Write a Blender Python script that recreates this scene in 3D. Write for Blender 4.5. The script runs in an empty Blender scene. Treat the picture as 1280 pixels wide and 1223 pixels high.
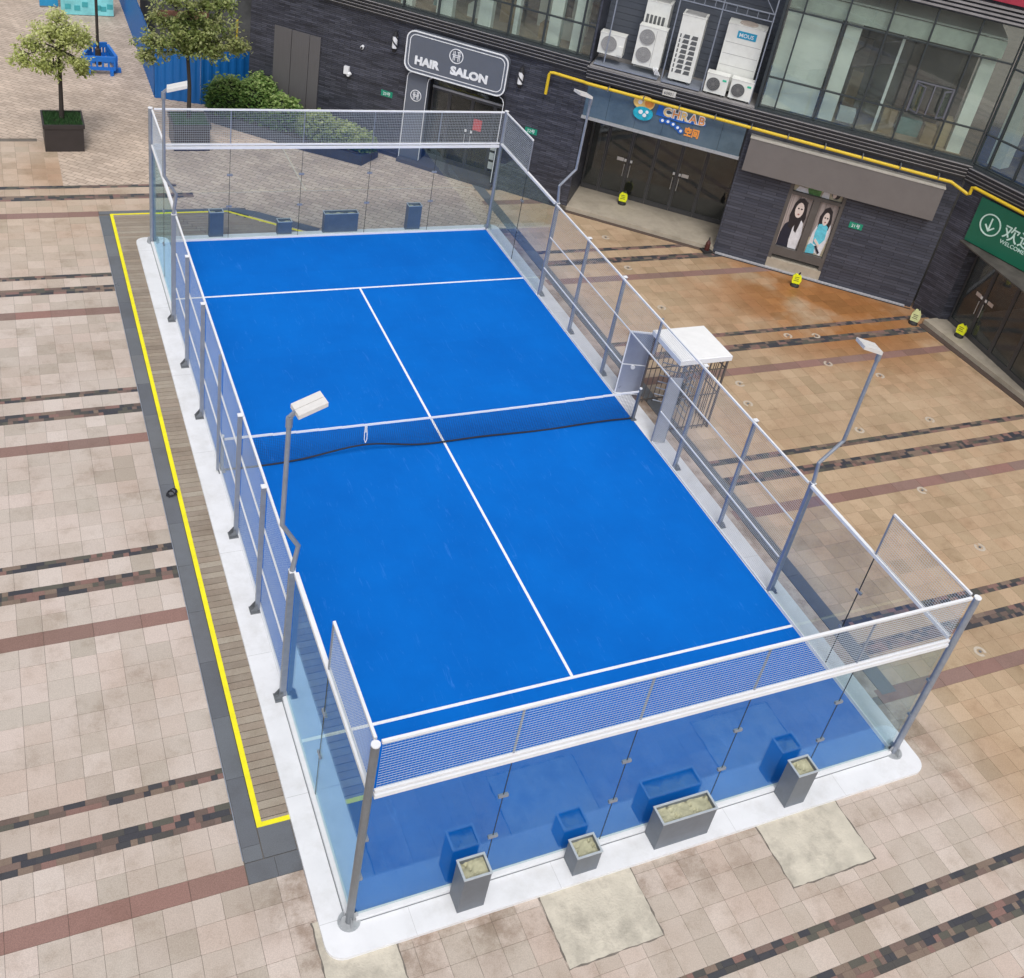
import bpy, math, random
from mathutils import Vector, Matrix
random.seed(7)
S = bpy.context.scene
COL = S.collection

# ------------------------------------------------------------------ camera
CAMP = Vector((-8.58980, -17.95774, 15.38575))
CR = [(0.9040669, -0.3918894, 0.1705453), (-0.0831505, -0.5526926, -0.8292267), (0.4192243, 0.7354954, -0.5322569)]   # right, down, forward
FPX, PX0, PY0, PW, PH = 1362.03, 18.66, -172.70, 1280.0, 1223.0
cd = bpy.data.cameras.new('camera'); cam = bpy.data.objects.new('camera', cd); COL.objects.link(cam)
rx, dn, fw = [Vector(v) for v in CR]
mw = Matrix(((rx.x, -dn.x, -fw.x, CAMP.x), (rx.y, -dn.y, -fw.y, CAMP.y), (rx.z, -dn.z, -fw.z, CAMP.z), (0, 0, 0, 1)))
cam.matrix_world = mw
cd.sensor_width = 36; cd.sensor_fit = 'HORIZONTAL'; cd.lens = FPX / PW * 36
cd.shift_x = -PX0 / PW; cd.shift_y = PY0 / PW
cd.clip_start = 0.1; cd.clip_end = 500
S.camera = cam

# ------------------------------------------------------------------ sky, sun, exposure (bright overcast day)
W = bpy.data.worlds.new('World'); S.world = W; W.use_nodes = True
wn = W.node_tree.nodes; wl = W.node_tree.links
bg = wn['Background']
sky = wn.new('ShaderNodeTexSky'); sky.sky_type = 'NISHITA'; sky.sun_disc = False
sky.sun_elevation = math.radians(58); sky.sun_rotation = math.radians(200); sky.air_density = 1.0; sky.dust_density = 4.0
hs = wn.new('ShaderNodeHueSaturation'); hs.inputs['Saturation'].default_value = 0.30
wl.new(sky.outputs[0], hs.inputs['Color']); wl.new(hs.outputs[0], bg.inputs[0])
bg.inputs[1].default_value = 0.15
sl = bpy.data.lights.new('sun', 'SUN'); sl.energy = 1.1; sl.angle = math.radians(18); sl.color = (1.0, .97, .93)
so = bpy.data.objects.new('sun', sl); COL.objects.link(so)
az, el = math.radians(200), math.radians(58)
sd = Vector((math.sin(az) * math.cos(el), math.cos(az) * math.cos(el), math.sin(el)))
so.rotation_euler = (-sd).to_track_quat('-Z', 'Y').to_euler(); so.location = (0, 0, 40)
S.view_settings.view_transform = 'Standard'; S.view_settings.look = 'None'
S.view_settings.exposure = 0.12; S.view_settings.gamma = 1.0
S.view_settings.use_curve_mapping = False
S.render.engine = 'CYCLES'
S.cycles.max_bounces = 10; S.cycles.transparent_max_bounces = 32; S.cycles.use_denoising = True
S.cycles.caustics_reflective = False; S.cycles.caustics_refractive = False
S.render.resolution_x = 1024; S.render.resolution_y = 978

# ------------------------------------------------------------------ materials
def nd(nt, t, **k):
    n = nt.nodes.new(t)
    for a, v in k.items():
        setattr(n, a, v)
    return n

MATS = {}
def mat(name, col, rough=.6, metal=0., var=.12, vs=3., bump=0., bs=60., spec=.5, dirt=0., ds=.6, stretch=None, dirtcol=(.10, .085, .07), coat=0.):
    """plain painted / stone / metal surface with noise variation and soft wear"""
    if name in MATS: return MATS[name]
    m = bpy.data.materials.new(name); m.use_nodes = True; nt = m.node_tree; L = nt.links
    b = nt.nodes['Principled BSDF']; b.inputs['Roughness'].default_value = rough; b.inputs['Metallic'].default_value = metal
    b.inputs['Specular IOR Level'].default_value = spec
    b.inputs['Coat Weight'].default_value = coat
    g = nd(nt, 'ShaderNodeNewGeometry'); src = g.outputs['Position']
    if stretch:
        mp = nd(nt, 'ShaderNodeMapping'); mp.inputs['Scale'].default_value = stretch; L.new(src, mp.inputs[0]); src = mp.outputs[0]
    n = nd(nt, 'ShaderNodeTexNoise'); n.inputs['Scale'].default_value = vs; n.inputs['Detail'].default_value = 6; n.inputs['Roughness'].default_value = .65
    L.new(src, n.inputs['Vector'])
    mx = nd(nt, 'ShaderNodeMix', data_type='RGBA'); mx.inputs[6].default_value = [min(1, c * (1 - var)) for c in col] + [1]
    mx.inputs[7].default_value = [min(1, c * (1 + var)) for c in col] + [1]
    mr = nd(nt, 'ShaderNodeMapRange'); mr.inputs[1].default_value = .3; mr.inputs[2].default_value = .7
    L.new(n.outputs[0], mr.inputs[0]); L.new(mr.outputs[0], mx.inputs[0]); out = mx.outputs[2]
    if dirt > 0:
        n2 = nd(nt, 'ShaderNodeTexNoise'); n2.inputs['Scale'].default_value = ds; n2.inputs['Detail'].default_value = 8; n2.inputs['Roughness'].default_value = .7
        L.new(g.outputs['Position'], n2.inputs['Vector'])
        r2 = nd(nt, 'ShaderNodeMapRange'); r2.inputs[1].default_value = .48; r2.inputs[2].default_value = .72; r2.inputs[4].default_value = dirt
        L.new(n2.outputs[0], r2.inputs[0])
        m2 = nd(nt, 'ShaderNodeMix', data_type='RGBA'); L.new(r2.outputs[0], m2.inputs[0]); L.new(out, m2.inputs[6]); m2.inputs[7].default_value = list(dirtcol) + [1]
        out = m2.outputs[2]
    L.new(out, b.inputs['Base Color'])
    rr = nd(nt, 'ShaderNodeMapRange'); rr.inputs[3].default_value = max(0, rough - .08); rr.inputs[4].default_value = min(1, rough + .08)
    L.new(n.outputs[0], rr.inputs[0]); L.new(rr.outputs[0], b.inputs['Roughness'])
    if bump > 0:
        n3 = nd(nt, 'ShaderNodeTexNoise'); n3.inputs['Scale'].default_value = bs; n3.inputs['Detail'].default_value = 4; L.new(src, n3.inputs['Vector'])
        bp = nd(nt, 'ShaderNodeBump'); bp.inputs['Strength'].default_value = bump; bp.inputs['Distance'].default_value = .01
        L.new(n3.outputs[0], bp.inputs['Height']); L.new(bp.outputs[0], b.inputs['Normal'])
    MATS[name] = m
    return m

def ramp(nt, cols, const=True):
    r = nd(nt, 'ShaderNodeValToRGB'); cr = r.color_ramp; cr.interpolation = 'CONSTANT' if const else 'LINEAR'
    while len(cr.elements) < len(cols): cr.elements.new(.5)
    for i, c in enumerate(cols):
        cr.elements[i].position = i / (len(cols) if const else len(cols) - 1); cr.elements[i].color = list(c) + [1]
    return r

def stone(name, cols, objmode, rough=.55, speck=.10, stain=.5, bump=.25, tan=True, const=False):
    """paving stones: one random tone each (object random, or the mesh attribute 'tint'), speckle, stains"""
    m = bpy.data.materials.new(name); m.use_nodes = True; nt = m.node_tree; L = nt.links
    b = nt.nodes['Principled BSDF']
    if objmode:
        src = nd(nt, 'ShaderNodeObjectInfo').outputs['Random']
    else:
        src = nd(nt, 'ShaderNodeAttribute', attribute_name='tint').outputs['Fac']
    r = ramp(nt, cols, const); L.new(src, r.inputs[0]); out = r.outputs[0]
    g = nd(nt, 'ShaderNodeNewGeometry'); P = g.outputs['Position']
    sp = nd(nt, 'ShaderNodeSeparateXYZ'); L.new(P, sp.inputs[0])
    def mix(fac, a, bcol, mode='MIX'):
        x = nd(nt, 'ShaderNodeMix', data_type='RGBA', blend_type=mode); L.new(fac, x.inputs[0]); L.new(a, x.inputs[6])
        if isinstance(bcol, tuple): x.inputs[7].default_value = list(bcol) + [1]
        else: L.new(bcol, x.inputs[7])
        return x.outputs[2]
    def math_(op, a, bb, clamp=False):
        x = nd(nt, 'ShaderNodeMath', operation=op, use_clamp=clamp)
        for i, v in enumerate((a, bb)):
            if isinstance(v, (int, float)): x.inputs[i].default_value = v
            else: L.new(v, x.inputs[i])
        return x.outputs[0]
    def rng(v, a, bb, lo=0, hi=1):
        x = nd(nt, 'ShaderNodeMapRange', interpolation_type='SMOOTHSTEP'); L.new(v, x.inputs[0])
        x.inputs[1].default_value = a; x.inputs[2].default_value = bb; x.inputs[3].default_value = lo; x.inputs[4].default_value = hi
        return x.outputs[0]
    def noise(sc, det=6, rg=.6):
        x = nd(nt, 'ShaderNodeTexNoise'); x.inputs['Scale'].default_value = sc; x.inputs['Detail'].default_value = det; x.inputs['Roughness'].default_value = rg
        L.new(P, x.inputs['Vector']); return x.outputs[0]
    big = noise(.35, 5); mid = noise(1.7, 8, .7); fine = noise(70, 3)
    if tan:   # the stone of the right-hand and far plaza is a yellower, damper batch
        tx = rng(sp.outputs[0], 5.0, 7.5); ty = rng(sp.outputs[1], 5, 13, 0, .6); ty2 = rng(sp.outputs[1], -9.5, -11, 0, .12)
        tm = math_('MAXIMUM', math_('MAXIMUM', tx, ty), ty2)
        out = mix(tm, out, (.87, .735, .545), 'MULTIPLY')
        # rusty damp patches near the building
        dx = math_('SUBTRACT', sp.outputs[0], 14.6); dy = math_('SUBTRACT', sp.outputs[1], 4.6)
        dd = math_('SQRT', math_('ADD', math_('POWER', dx, 2.), math_('POWER', dy, 2.)), 0)
        rust = math_('MULTIPLY', rng(dd, 5.8, 1.5), rng(big, .30, .52))
        dx2 = math_('SUBTRACT', sp.outputs[0], -7.2); dy2 = math_('SUBTRACT', sp.outputs[1], 14.6)
        dd2 = math_('SQRT', math_('ADD', math_('POWER', dx2, 2.), math_('POWER', dy2, 2.)), 0)
        rust2 = math_('MULTIPLY', rng(dd2, 1.8, .4), .35)
        out = mix(math_('MULTIPLY', math_('MAXIMUM', rust, rust2), .95), out, (.72, .42, .18), 'MULTIPLY')
    ax = math_('SUBTRACT', math_('ABSOLUTE', sp.outputs[0], 0), 5.5); ay = math_('SUBTRACT', math_('ABSOLUTE', sp.outputs[1], 0), 10.5)
    edge = math_('MAXIMUM', ax, ay); damp = math_('MULTIPLY', rng(edge, 1.1, .1), rng(noise(.9, 6, .7), .42, .62))
    out = mix(math_('MULTIPLY', damp, .9 if tan else .3), out, (.50, .43, .37), 'MULTIPLY')
    st = math_('MULTIPLY', rng(mid, .48, .72), stain)
    out = mix(st, out, (.60, .54, .47), 'MULTIPLY')
    st2 = math_('MULTIPLY', rng(big, .44, .64), stain * .95)
    out = mix(st2, out, (.72, .66, .60), 'MULTIPLY')
    fx = rng(fine, .35, .65, 1 - speck, 1 + speck)
    cmb = nd(nt, 'ShaderNodeCombineColor')
    for i in range(3): L.new(fx, cmb.inputs[i])
    one = nd(nt, 'ShaderNodeValue'); one.outputs[0].default_value = 1
    out = mix(one.outputs[0], out, cmb.outputs[0], 'MULTIPLY')
    L.new(out, b.inputs['Base Color'])
    L.new(rng(big, .35, .65, rough - .24, rough + .10), b.inputs['Roughness'])
    bp = nd(nt, 'ShaderNodeBump'); bp.inputs['Strength'].default_value = bump; bp.inputs['Distance'].default_value = .004
    L.new(fine, bp.inputs['Height']); L.new(bp.outputs[0], b.inputs['Normal'])
    return m

def glass(name, tint=(.86, .93, .93), rough=.02, dust=0., refl=1., rc=(1, 1, 1)):
    m = bpy.data.materials.new(name); m.use_nodes = True; nt = m.node_tree; L = nt.links; nt.nodes.remove(nt.nodes['Principled BSDF'])
    out = nt.nodes['Material Output']
    t = nd(nt, 'ShaderNodeBsdfTransparent'); t.inputs[0].default_value = list(tint) + [1]
    gl = nd(nt, 'ShaderNodeBsdfGlossy'); gl.inputs['Roughness'].default_value = rough; gl.inputs['Color'].default_value = list(rc) + [1]
    # Schlick reflectance that is the same from both sides of the pane
    gg = nd(nt, 'ShaderNodeNewGeometry'); dp = nd(nt, 'ShaderNodeVectorMath', operation='DOT_PRODUCT'); L.new(gg.outputs['Incoming'], dp.inputs[0]); L.new(gg.outputs['Normal'], dp.inputs[1])
    def mm(op, a, b):
        x = nd(nt, 'ShaderNodeMath', operation=op, use_clamp=(op == 'ADD'))
        for i, v in enumerate((a, b)):
            if isinstance(v, (int, float)): x.inputs[i].default_value = v
            elif v is not None: L.new(v, x.inputs[i])
        return x.outputs[0]
    ab = mm('ABSOLUTE', dp.outputs['Value'], None); om = mm('SUBTRACT', 1.0, ab); p5 = mm('POWER', om, 5.0)
    fz = mm('ADD', mm('MULTIPLY', p5, .95), .045 * refl)
    mu = nd(nt, 'ShaderNodeMath', operation='MULTIPLY', use_clamp=True); L.new(fz, mu.inputs[0]); mu.inputs[1].default_value = 1.0
    ms = nd(nt, 'ShaderNodeMixShader'); L.new(mu.outputs[0], ms.inputs[0]); L.new(t.outputs[0], ms.inputs[1]); L.new(gl.outputs[0], ms.inputs[2])
    res = ms.outputs[0]
    if dust > 0:
        df = nd(nt, 'ShaderNodeBsdfDiffuse'); df.inputs[0].default_value = (.62, .66, .62, 1)
        g = nd(nt, 'ShaderNodeNewGeometry')
        n = nd(nt, 'ShaderNodeTexNoise'); n.inputs['Scale'].default_value = 1.1; n.inputs['Detail'].default_value = 8; n.inputs['Roughness'].default_value = .7
        L.new(g.outputs['Position'], n.inputs['Vector'])
        r = nd(nt, 'ShaderNodeMapRange'); r.inputs[1].default_value = .35; r.inputs[2].default_value = .75; r.inputs[3].default_value = dust * .4; r.inputs[4].default_value = dust * 1.5
        L.new(n.outputs[0], r.inputs[0])
        m2 = nd(nt, 'ShaderNodeMixShader'); L.new(r.outputs[0], m2.inputs[0]); L.new(res, m2.inputs[1]); L.new(df.outputs[0], m2.inputs[2]); res = m2.outputs[0]
    L.new(res, out.inputs[0]); return m

def brickmat(name, c1, c2, mortar, w, h, msize, rough=.6, uv=True, rot=0., bump=.5, var=.5, streak=False, offset=.5):
    m = bpy.data.materials.new(name); m.use_nodes = True; nt = m.node_tree; L = nt.links; b = nt.nodes['Principled BSDF']
    g = nd(nt, 'ShaderNodeNewGeometry')
    src = nd(nt, 'ShaderNodeUVMap').outputs[0] if uv else g.outputs['Position']
    mp = nd(nt, 'ShaderNodeMapping'); mp.inputs['Rotation'].default_value = (0, 0, rot); L.new(src, mp.inputs[0])
    br = nd(nt, 'ShaderNodeTexBrick', offset=offset); br.inputs['Scale'].default_value = 1; br.inputs['Brick Width'].default_value = w; br.inputs['Row Height'].default_value = h
    br.inputs['Mortar Size'].default_value = msize; br.inputs['Color1'].default_value = list(c1) + [1]; br.inputs['Color2'].default_value = list(c2) + [1]
    br.inputs['Mortar'].default_value = list(mortar) + [1]; br.inputs['Bias'].default_value = 0; L.new(mp.outputs[0], br.inputs[0])
    n = nd(nt, 'ShaderNodeTexNoise'); n.inputs['Scale'].default_value = .8; n.inputs['Detail'].default_value = 8; n.inputs['Roughness'].default_value = .7
    if streak:
        m3 = nd(nt, 'ShaderNodeMapping'); m3.inputs['Scale'].default_value = (.7, 7, 1); L.new(src, m3.inputs[0]); L.new(m3.outputs[0], n.inputs['Vector'])
    else: L.new(g.outputs['Position'], n.inputs['Vector'])
    r = nd(nt, 'ShaderNodeMapRange'); r.inputs[1].default_value = .3; r.inputs[2].default_value = .7; r.inputs[3].default_value = 1 - var; r.inputs[4].default_value = 1 + var
    L.new(n.outputs[0], r.inputs[0])
    cc = nd(nt, 'ShaderNodeCombineColor'); [L.new(r.outputs[0], cc.inputs[i]) for i in range(3)]
    mx = nd(nt, 'ShaderNodeMix', data_type='RGBA', blend_type='MULTIPLY'); mx.inputs[0].default_value = 1; L.new(br.outputs['Color'], mx.inputs[6]); L.new(cc.outputs[0], mx.inputs[7])
    L.new(mx.outputs[2], b.inputs['Base Color']); b.inputs['Roughness'].default_value = rough
    bp = nd(nt, 'ShaderNodeBump'); bp.inputs['Strength'].default_value = bump; bp.inputs['Distance'].default_value = .01; bp.invert = True
    L.new(br.outputs['Fac'], bp.inputs['Height']); L.new(bp.outputs[0], b.inputs['Normal'])
    return m

def leafmat(name, cols, rough=.5):
    m = bpy.data.materials.new(name); m.use_nodes = True; nt = m.node_tree; L = nt.links; b = nt.nodes['Principled BSDF']
    a = nd(nt, 'ShaderNodeAttribute', attribute_name='tint'); r = ramp(nt, cols, False); L.new(a.outputs['Fac'], r.inputs[0]); L.new(r.outputs[0], b.inputs['Base Color'])
    b.inputs['Roughness'].default_value = rough
    tr = nd(nt, 'ShaderNodeBsdfTranslucent'); L.new(r.outputs[0], tr.inputs[0])
    ms = nd(nt, 'ShaderNodeMixShader'); ms.inputs[0].default_value = .42; L.new(b.outputs[0], ms.inputs[1]); L.new(tr.outputs[0], ms.inputs[2]); L.new(ms.outputs[0], nt.nodes['Material Output'].inputs[0])
    return m

def turfmat():
    m = bpy.data.materials.new('blue_turf'); m.use_nodes = True; nt = m.node_tree; L = nt.links; b = nt.nodes['Principled BSDF']
    g = nd(nt, 'ShaderNodeNewGeometry'); P = g.outputs['Position']
    n = nd(nt, 'ShaderNodeTexNoise'); n.inputs['Scale'].default_value = .45; n.inputs['Detail'].default_value = 9; n.inputs['Roughness'].default_value = .62; L.new(P, n.inputs['Vector'])
    mr = nd(nt, 'ShaderNodeMapRange'); mr.inputs[1].default_value = .32; mr.inputs[2].default_value = .68; L.new(n.outputs[0], mr.inputs[0])
    # seams of the turf rolls, 2 m apart, and a nap that differs roll by roll
    sx = nd(nt, 'ShaderNodeSeparateXYZ'); L.new(P, sx.inputs[0])
    ml = nd(nt, 'ShaderNodeMath', operation='MULTIPLY'); L.new(sx.outputs[1], ml.inputs[0]); ml.inputs[1].default_value = .5
    fl_ = nd(nt, 'ShaderNodeMath', operation='FLOOR'); L.new(ml.outputs[0], fl_.inputs[0])
    wnz = nd(nt, 'ShaderNodeTexWhiteNoise', noise_dimensions='1D'); L.new(fl_.outputs[0], wnz.inputs['W'])
    ad = nd(nt, 'ShaderNodeMath', operation='MULTIPLY_ADD'); L.new(wnz.outputs['Value'], ad.inputs[0]); ad.inputs[1].default_value = .22; L.new(mr.outputs[0], ad.inputs[2])
    mx = nd(nt, 'ShaderNodeMix', data_type='RGBA'); L.new(ad.outputs[0], mx.inputs[0]); mx.inputs[6].default_value = (.0010, .118, .50, 1); mx.inputs[7].default_value = (.0012, .145, .58, 1)
    # pale scuffs and sand drag marks
    mp = nd(nt, 'ShaderNodeMapping'); mp.inputs['Rotation'].default_value = (0, 0, .5); mp.inputs['Scale'].default_value = (6, .9, 1); L.new(P, mp.inputs[0])
    n2 = nd(nt, 'ShaderNodeTexNoise'); n2.inputs['Scale'].default_value = 1.6; n2.inputs['Detail'].default_value = 10; n2.inputs['Roughness'].default_value = .75; n2.inputs['Distortion'].default_value = 1.4
    L.new(mp.outputs[0], n2.inputs['Vector'])
    r = nd(nt, 'ShaderNodeMapRange'); r.inputs[1].default_value = .58; r.inputs[2].default_value = .72; r.inputs[4].default_value = .55; L.new(n2.outputs[0], r.inputs[0])
    m2 = nd(nt, 'ShaderNodeMix', data_type='RGBA'); L.new(r.outputs[0], m2.inputs[0]); L.new(mx.outputs[2], m2.inputs[6]); m2.inputs[7].default_value = (.06, .25, .75, 1)
    L.new(m2.outputs[2], b.inputs['Base Color']); b.inputs['Roughness'].default_value = .95; b.inputs['Specular IOR Level'].default_value = .12
    n3 = nd(nt, 'ShaderNodeTexNoise'); n3.inputs['Scale'].default_value = 180; L.new(P, n3.inputs['Vector'])
    bp = nd(nt, 'ShaderNodeBump'); bp.inputs['Strength'].default_value = .4; bp.inputs['Distance'].default_value = .01; L.new(n3.outputs[0], bp.inputs['Height']); L.new(bp.outputs[0], b.inputs['Normal'])
    return m

# ------------------------------------------------------------------ geometry helpers
class Frame:
    """a vertical facade: s runs along it to the right, d sticks out of it, z is up"""
    def __init__(s, o, deg=None, to=None):
        s.o = Vector((o[0], o[1], 0))
        t = Vector((to[0] - o[0], to[1] - o[1], 0)).normalized() if to else Vector((math.cos(math.radians(deg)), math.sin(math.radians(deg)), 0))
        s.t = t; s.n = Vector((t.y, -t.x, 0))
    def __call__(s, a, d, z): return s.o + s.t * a + s.n * d + Vector((0, 0, z))
    @property
    def rot(s): return math.atan2(s.t.y, s.t.x)

class WorldF(Frame):
    def __init__(s): s.o = Vector((0, 0, 0)); s.t = Vector((1, 0, 0)); s.n = Vector((0, 1, 0))
WF = WorldF()
WPOS = {}

class MB:
    def __init__(s, F=None): s.F = F or WF; s.v = []; s.f = []; s.uv = []; s.tint = []; s.ct = 0.
    def q(s, pts, uvs=None):
        i = len(s.v); s.v += [s.F(*p) for p in pts]; s.f.append(tuple(range(i, i + len(pts))))
        if uvs is None:
            a = Vector(pts[1]) - Vector(pts[0]); b = Vector(pts[2]) - Vector(pts[1]); n = a.cross(b)
            k = max(range(3), key=lambda j: abs(n[j]))
            uvs = [(p[1], p[2]) if k == 0 else (p[0], p[2]) if k == 1 else (p[0], p[1]) for p in pts]
        s.uv += uvs; s.tint += [s.ct]
        return s
    def box(s, x0, x1, y0, y1, z0, z1, bottom=True):
        A = [(x0, y0), (x1, y0), (x1, y1), (x0, y1)]
        s.q([(x, y, z1) for x, y in A])
        if bottom: s.q([(x, y, z0) for x, y in reversed(A)])
        for i in range(4):
            a, b = A[i], A[(i + 1) % 4]
            s.q([(a[0], a[1], z0), (b[0], b[1], z0), (b[0], b[1], z1), (a[0], a[1], z1)])
        return s
    def prism(s, poly, z0, z1, bottom=True):
        s.q([(x, y, z1) for x, y in poly])
        if bottom: s.q([(x, y, z0) for x, y in reversed(poly)])
        for i in range(len(poly)):
            a, b = poly[i], poly[(i + 1) % len(poly)]
            s.q([(a[0], a[1], z0), (b[0], b[1], z0), (b[0], b[1], z1), (a[0], a[1], z1)])
        return s
    def plate(s, poly, d0, d1):
        """outline in the s,z plane given thickness d0..d1"""
        s.q([(x, d1, z) for x, z in poly]); s.q([(x, d0, z) for x, z in reversed(poly)])
        for i in range(len(poly)):
            a, b = poly[i], poly[(i + 1) % len(poly)]
            s.q([(a[0], d0, a[1]), (b[0], d0, b[1]), (b[0], d1, b[1]), (a[0], d1, a[1])])
        return s
    def ring(s, outer, inner, d0, d1):
        n = len(outer)
        for i in range(n):
            j = (i + 1) % n
            a, b, c, e = outer[i], outer[j], inner[j], inner[i]
            s.q([(a[0], d1, a[1]), (b[0], d1, b[1]), (c[0], d1, c[1]), (e[0], d1, e[1])])
            s.q([(a[0], d0, a[1]), (b[0], d0, b[1]), (b[0], d1, b[1]), (a[0], d1, a[1])])
            s.q([(e[0], d1, e[1]), (c[0], d1, c[1]), (c[0], d0, c[1]), (e[0], d0, e[1])])
        return s
    def bar(s, p, q, w, h=None, up=(0, 0, 1)):
        h = h or w; p = Vector(p); q = Vector(q); d = (q - p).normalized(); u = Vector(up)
        if abs(d.dot(u)) > .95: u = Vector((0, 1, 0)) if abs(d.y) < .9 else Vector((1, 0, 0))
        a = d.cross(u).normalized() * w / 2; b = a.cross(d).normalized() * h / 2
        c = [a + b, -a + b, -a - b, a - b]
        for i in range(4):
            m, n = c[i], c[(i + 1) % 4]
            s.q([tuple(p + m), tuple(p + n), tuple(q + n), tuple(q + m)])
        s.q([tuple(p + x) for x in reversed(c)]); s.q([tuple(q + x) for x in c])
        return s
    def tube(s, pts, r, n=8, caps=True):
        pts = [Vector(p) for p in pts]; rs = r if isinstance(r, (list, tuple)) else [r] * len(pts); rings = []
        pa = None
        for i, p in enumerate(pts):
            d = (pts[min(i + 1, len(pts) - 1)] - pts[max(i - 1, 0)]).normalized()
            if pa is None: pa = d.orthogonal().normalized()
            pa = (pa - d * pa.dot(d)).normalized(); pb = d.cross(pa)
            rings.append([p + (pa * math.cos(k * 2 * math.pi / n) + pb * math.sin(k * 2 * math.pi / n)) * rs[i] for k in range(n)])
        for a, b in zip(rings, rings[1:]):
            for k in range(n):
                j = (k + 1) % n; s.q([tuple(a[k]), tuple(a[j]), tuple(b[j]), tuple(b[k])])
        if caps: s.q([tuple(x) for x in reversed(rings[0])]); s.q([tuple(x) for x in rings[-1]])
        return s
    def disc(s, c, r, axis, n=20, h=.01):
        a = Vector(axis).normalized() * h; return s.tube([tuple(Vector(c)), tuple(Vector(c) + a)], r, n)
    def mesh(s, name, origin, smooth=False):
        me = bpy.data.meshes.new(name); o = Vector(origin)
        me.from_pydata([v - o for v in s.v], [], s.f)
        ul = me.uv_layers.new(name='UVMap'); flat = [c for u in s.uv for c in u]; ul.data.foreach_set('uv', flat)
        at = me.attributes.new('tint', 'FLOAT', 'FACE'); at.data.foreach_set('value', s.tint)
        if smooth: me.polygons.foreach_set('use_smooth', [True] * len(me.polygons))
        me.update(); return me
    def build(s, name, m, parent=None, origin=None, smooth=False):
        if origin is None:
            xs = [v.x for v in s.v]; ys = [v.y for v in s.v]; zs = [v.z for v in s.v]
            origin = ((min(xs) + max(xs)) / 2, (min(ys) + max(ys)) / 2, min(zs))
        me = s.mesh(name, origin, smooth); me.materials.append(m)
        return put(name, me, parent, origin)

def put(name, me, parent=None, loc=(0, 0, 0), rotz=0):
    o = bpy.data.objects.new(name, me); COL.objects.link(o); loc = Vector(loc)
    if parent: o.parent = parent; o.location = loc - WPOS[parent.name]
    else: o.location = loc
    if rotz: o.rotation_euler.z = rotz
    WPOS[o.name] = loc.copy()
    return o

def tag(o, label=None, cat=None, group=None, kind=None):
    if label: o['label'] = label
    if cat: o['category'] = cat
    if group: o['group'] = group
    if kind: o['kind'] = kind
    return o

def thing(name, label, cat, loc, group=None):
    return tag(put(name, None, None, loc), label, cat, group)

def dup(root, loc, label=None, rotz=0):
    r = root.copy(); COL.objects.link(r); r.location = loc; r.rotation_euler.z = rotz; WPOS[r.name] = Vector(loc)
    if label: r['label'] = label
    for ch in list(root.children):
        c = ch.copy(); COL.objects.link(c); c.parent = r
        for g in list(ch.children):
            e = g.copy(); COL.objects.link(e); e.parent = c
    return r

def proj(p):
    q = Vector(p) - CAMP; z = q.dot(fw)
    if z < .1: return None
    return (PW / 2 + PX0 + FPX * q.dot(rx) / z, PH / 2 + PY0 + FPX * q.dot(dn) / z)

def parea(pts):
    P = [proj(p) for p in pts]
    if any(x is None for x in P): return 0
    cx = sum(p[0] for p in P) / len(P); cy = sum(p[1] for p in P) / len(P)
    if not (-5 < cx < PW + 5 and -5 < cy < PH + 5): return 0
    return abs(sum(P[i][0] * P[(i + 1) % len(P)][1] - P[(i + 1) % len(P)][0] * P[i][1] for i in range(len(P)))) / 2

def roundrect(x0, x1, z0, z1, r, n=6):
    o = []
    for cx, cz, a0 in ((x1 - r, z1 - r, 0), (x0 + r, z1 - r, 90), (x0 + r, z0 + r, 180), (x1 - r, z0 + r, 270)):
        for k in range(n + 1):
            a = math.radians(a0 + 90 * k / n); o.append((cx + r * math.cos(a), cz + r * math.sin(a)))
    return o

FONTCACHE = {}
def text(s, F, a, z, d, size, m, parent, name='lettering', align='LEFT', ext=.012, bold=0., sx=1., tilt=0.):
    """flat lettering standing on a facade frame, real geometry"""
    cu = bpy.data.curves.new(name, 'FONT'); cu.body = s; cu.size = size; cu.extrude = ext; cu.align_x = align; cu.offset = bold; cu.resolution_u = 3
    to = bpy.data.objects.new(name, cu); COL.objects.link(to)
    dg = bpy.context.evaluated_depsgraph_get(); me = bpy.data.meshes.new_from_object(to.evaluated_get(dg))
    bpy.data.objects.remove(to); me.name = name
    base = F(a, d, z); t = F.t; n = F.n
    ca, sa = math.cos(tilt), math.sin(tilt)
    for v in me.vertices:
        x, y = v.co.x * sx, v.co.y; x, y = x * ca - y * sa, x * sa + y * ca
        v.co = t * x + Vector((0, 0, 1)) * y + n * v.co.z
    me.materials.clear(); me.materials.append(m)
    return put(name, me, parent, base)

# material library
GALV = mat('galvanised_steel', (.29, .32, .38), .42, .35, .10, 8, dirt=.15)
GALVD = mat('grey_steel', (.20, .215, .235), .40, .4, .12, 8, dirt=.2)
WHITEP = mat('white_powder_coat', (.78, .79, .82), .45, 0, .04, 6, dirt=.12, dirtcol=(.45, .44, .42))
PLINTH = mat('white_court_base', (.76, .77, .80), .42, 0, .05, 1.5, dirt=.42, ds=1.6, dirtcol=(.50, .49, .47), bump=.05, bs=40)
WIRE = mat('mesh_wire', (.54, .61, .68), .45, .2, .06, 8)
BLACKC = mat('black_cord', (.012, .013, .02), .7); NETC = mat('navy_net_cord', (.015, .03, .10), .7)
RUBBER = mat('dark_rubber', (.02, .02, .022), .7, 0, .2, 30)
DARKMET = mat('dark_metal', (.05, .052, .055), .45, .3, .2, 8)
TURF = turfmat()
LINE = mat('white_line_turf', (.80, .82, .86), .85, 0, .06, 10)
YEL = mat('yellow_line_paint', (.86, .78, .015), .6, 0, .06, 5, dirt=.25, ds=2, dirtcol=(.45, .38, .06))
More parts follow.
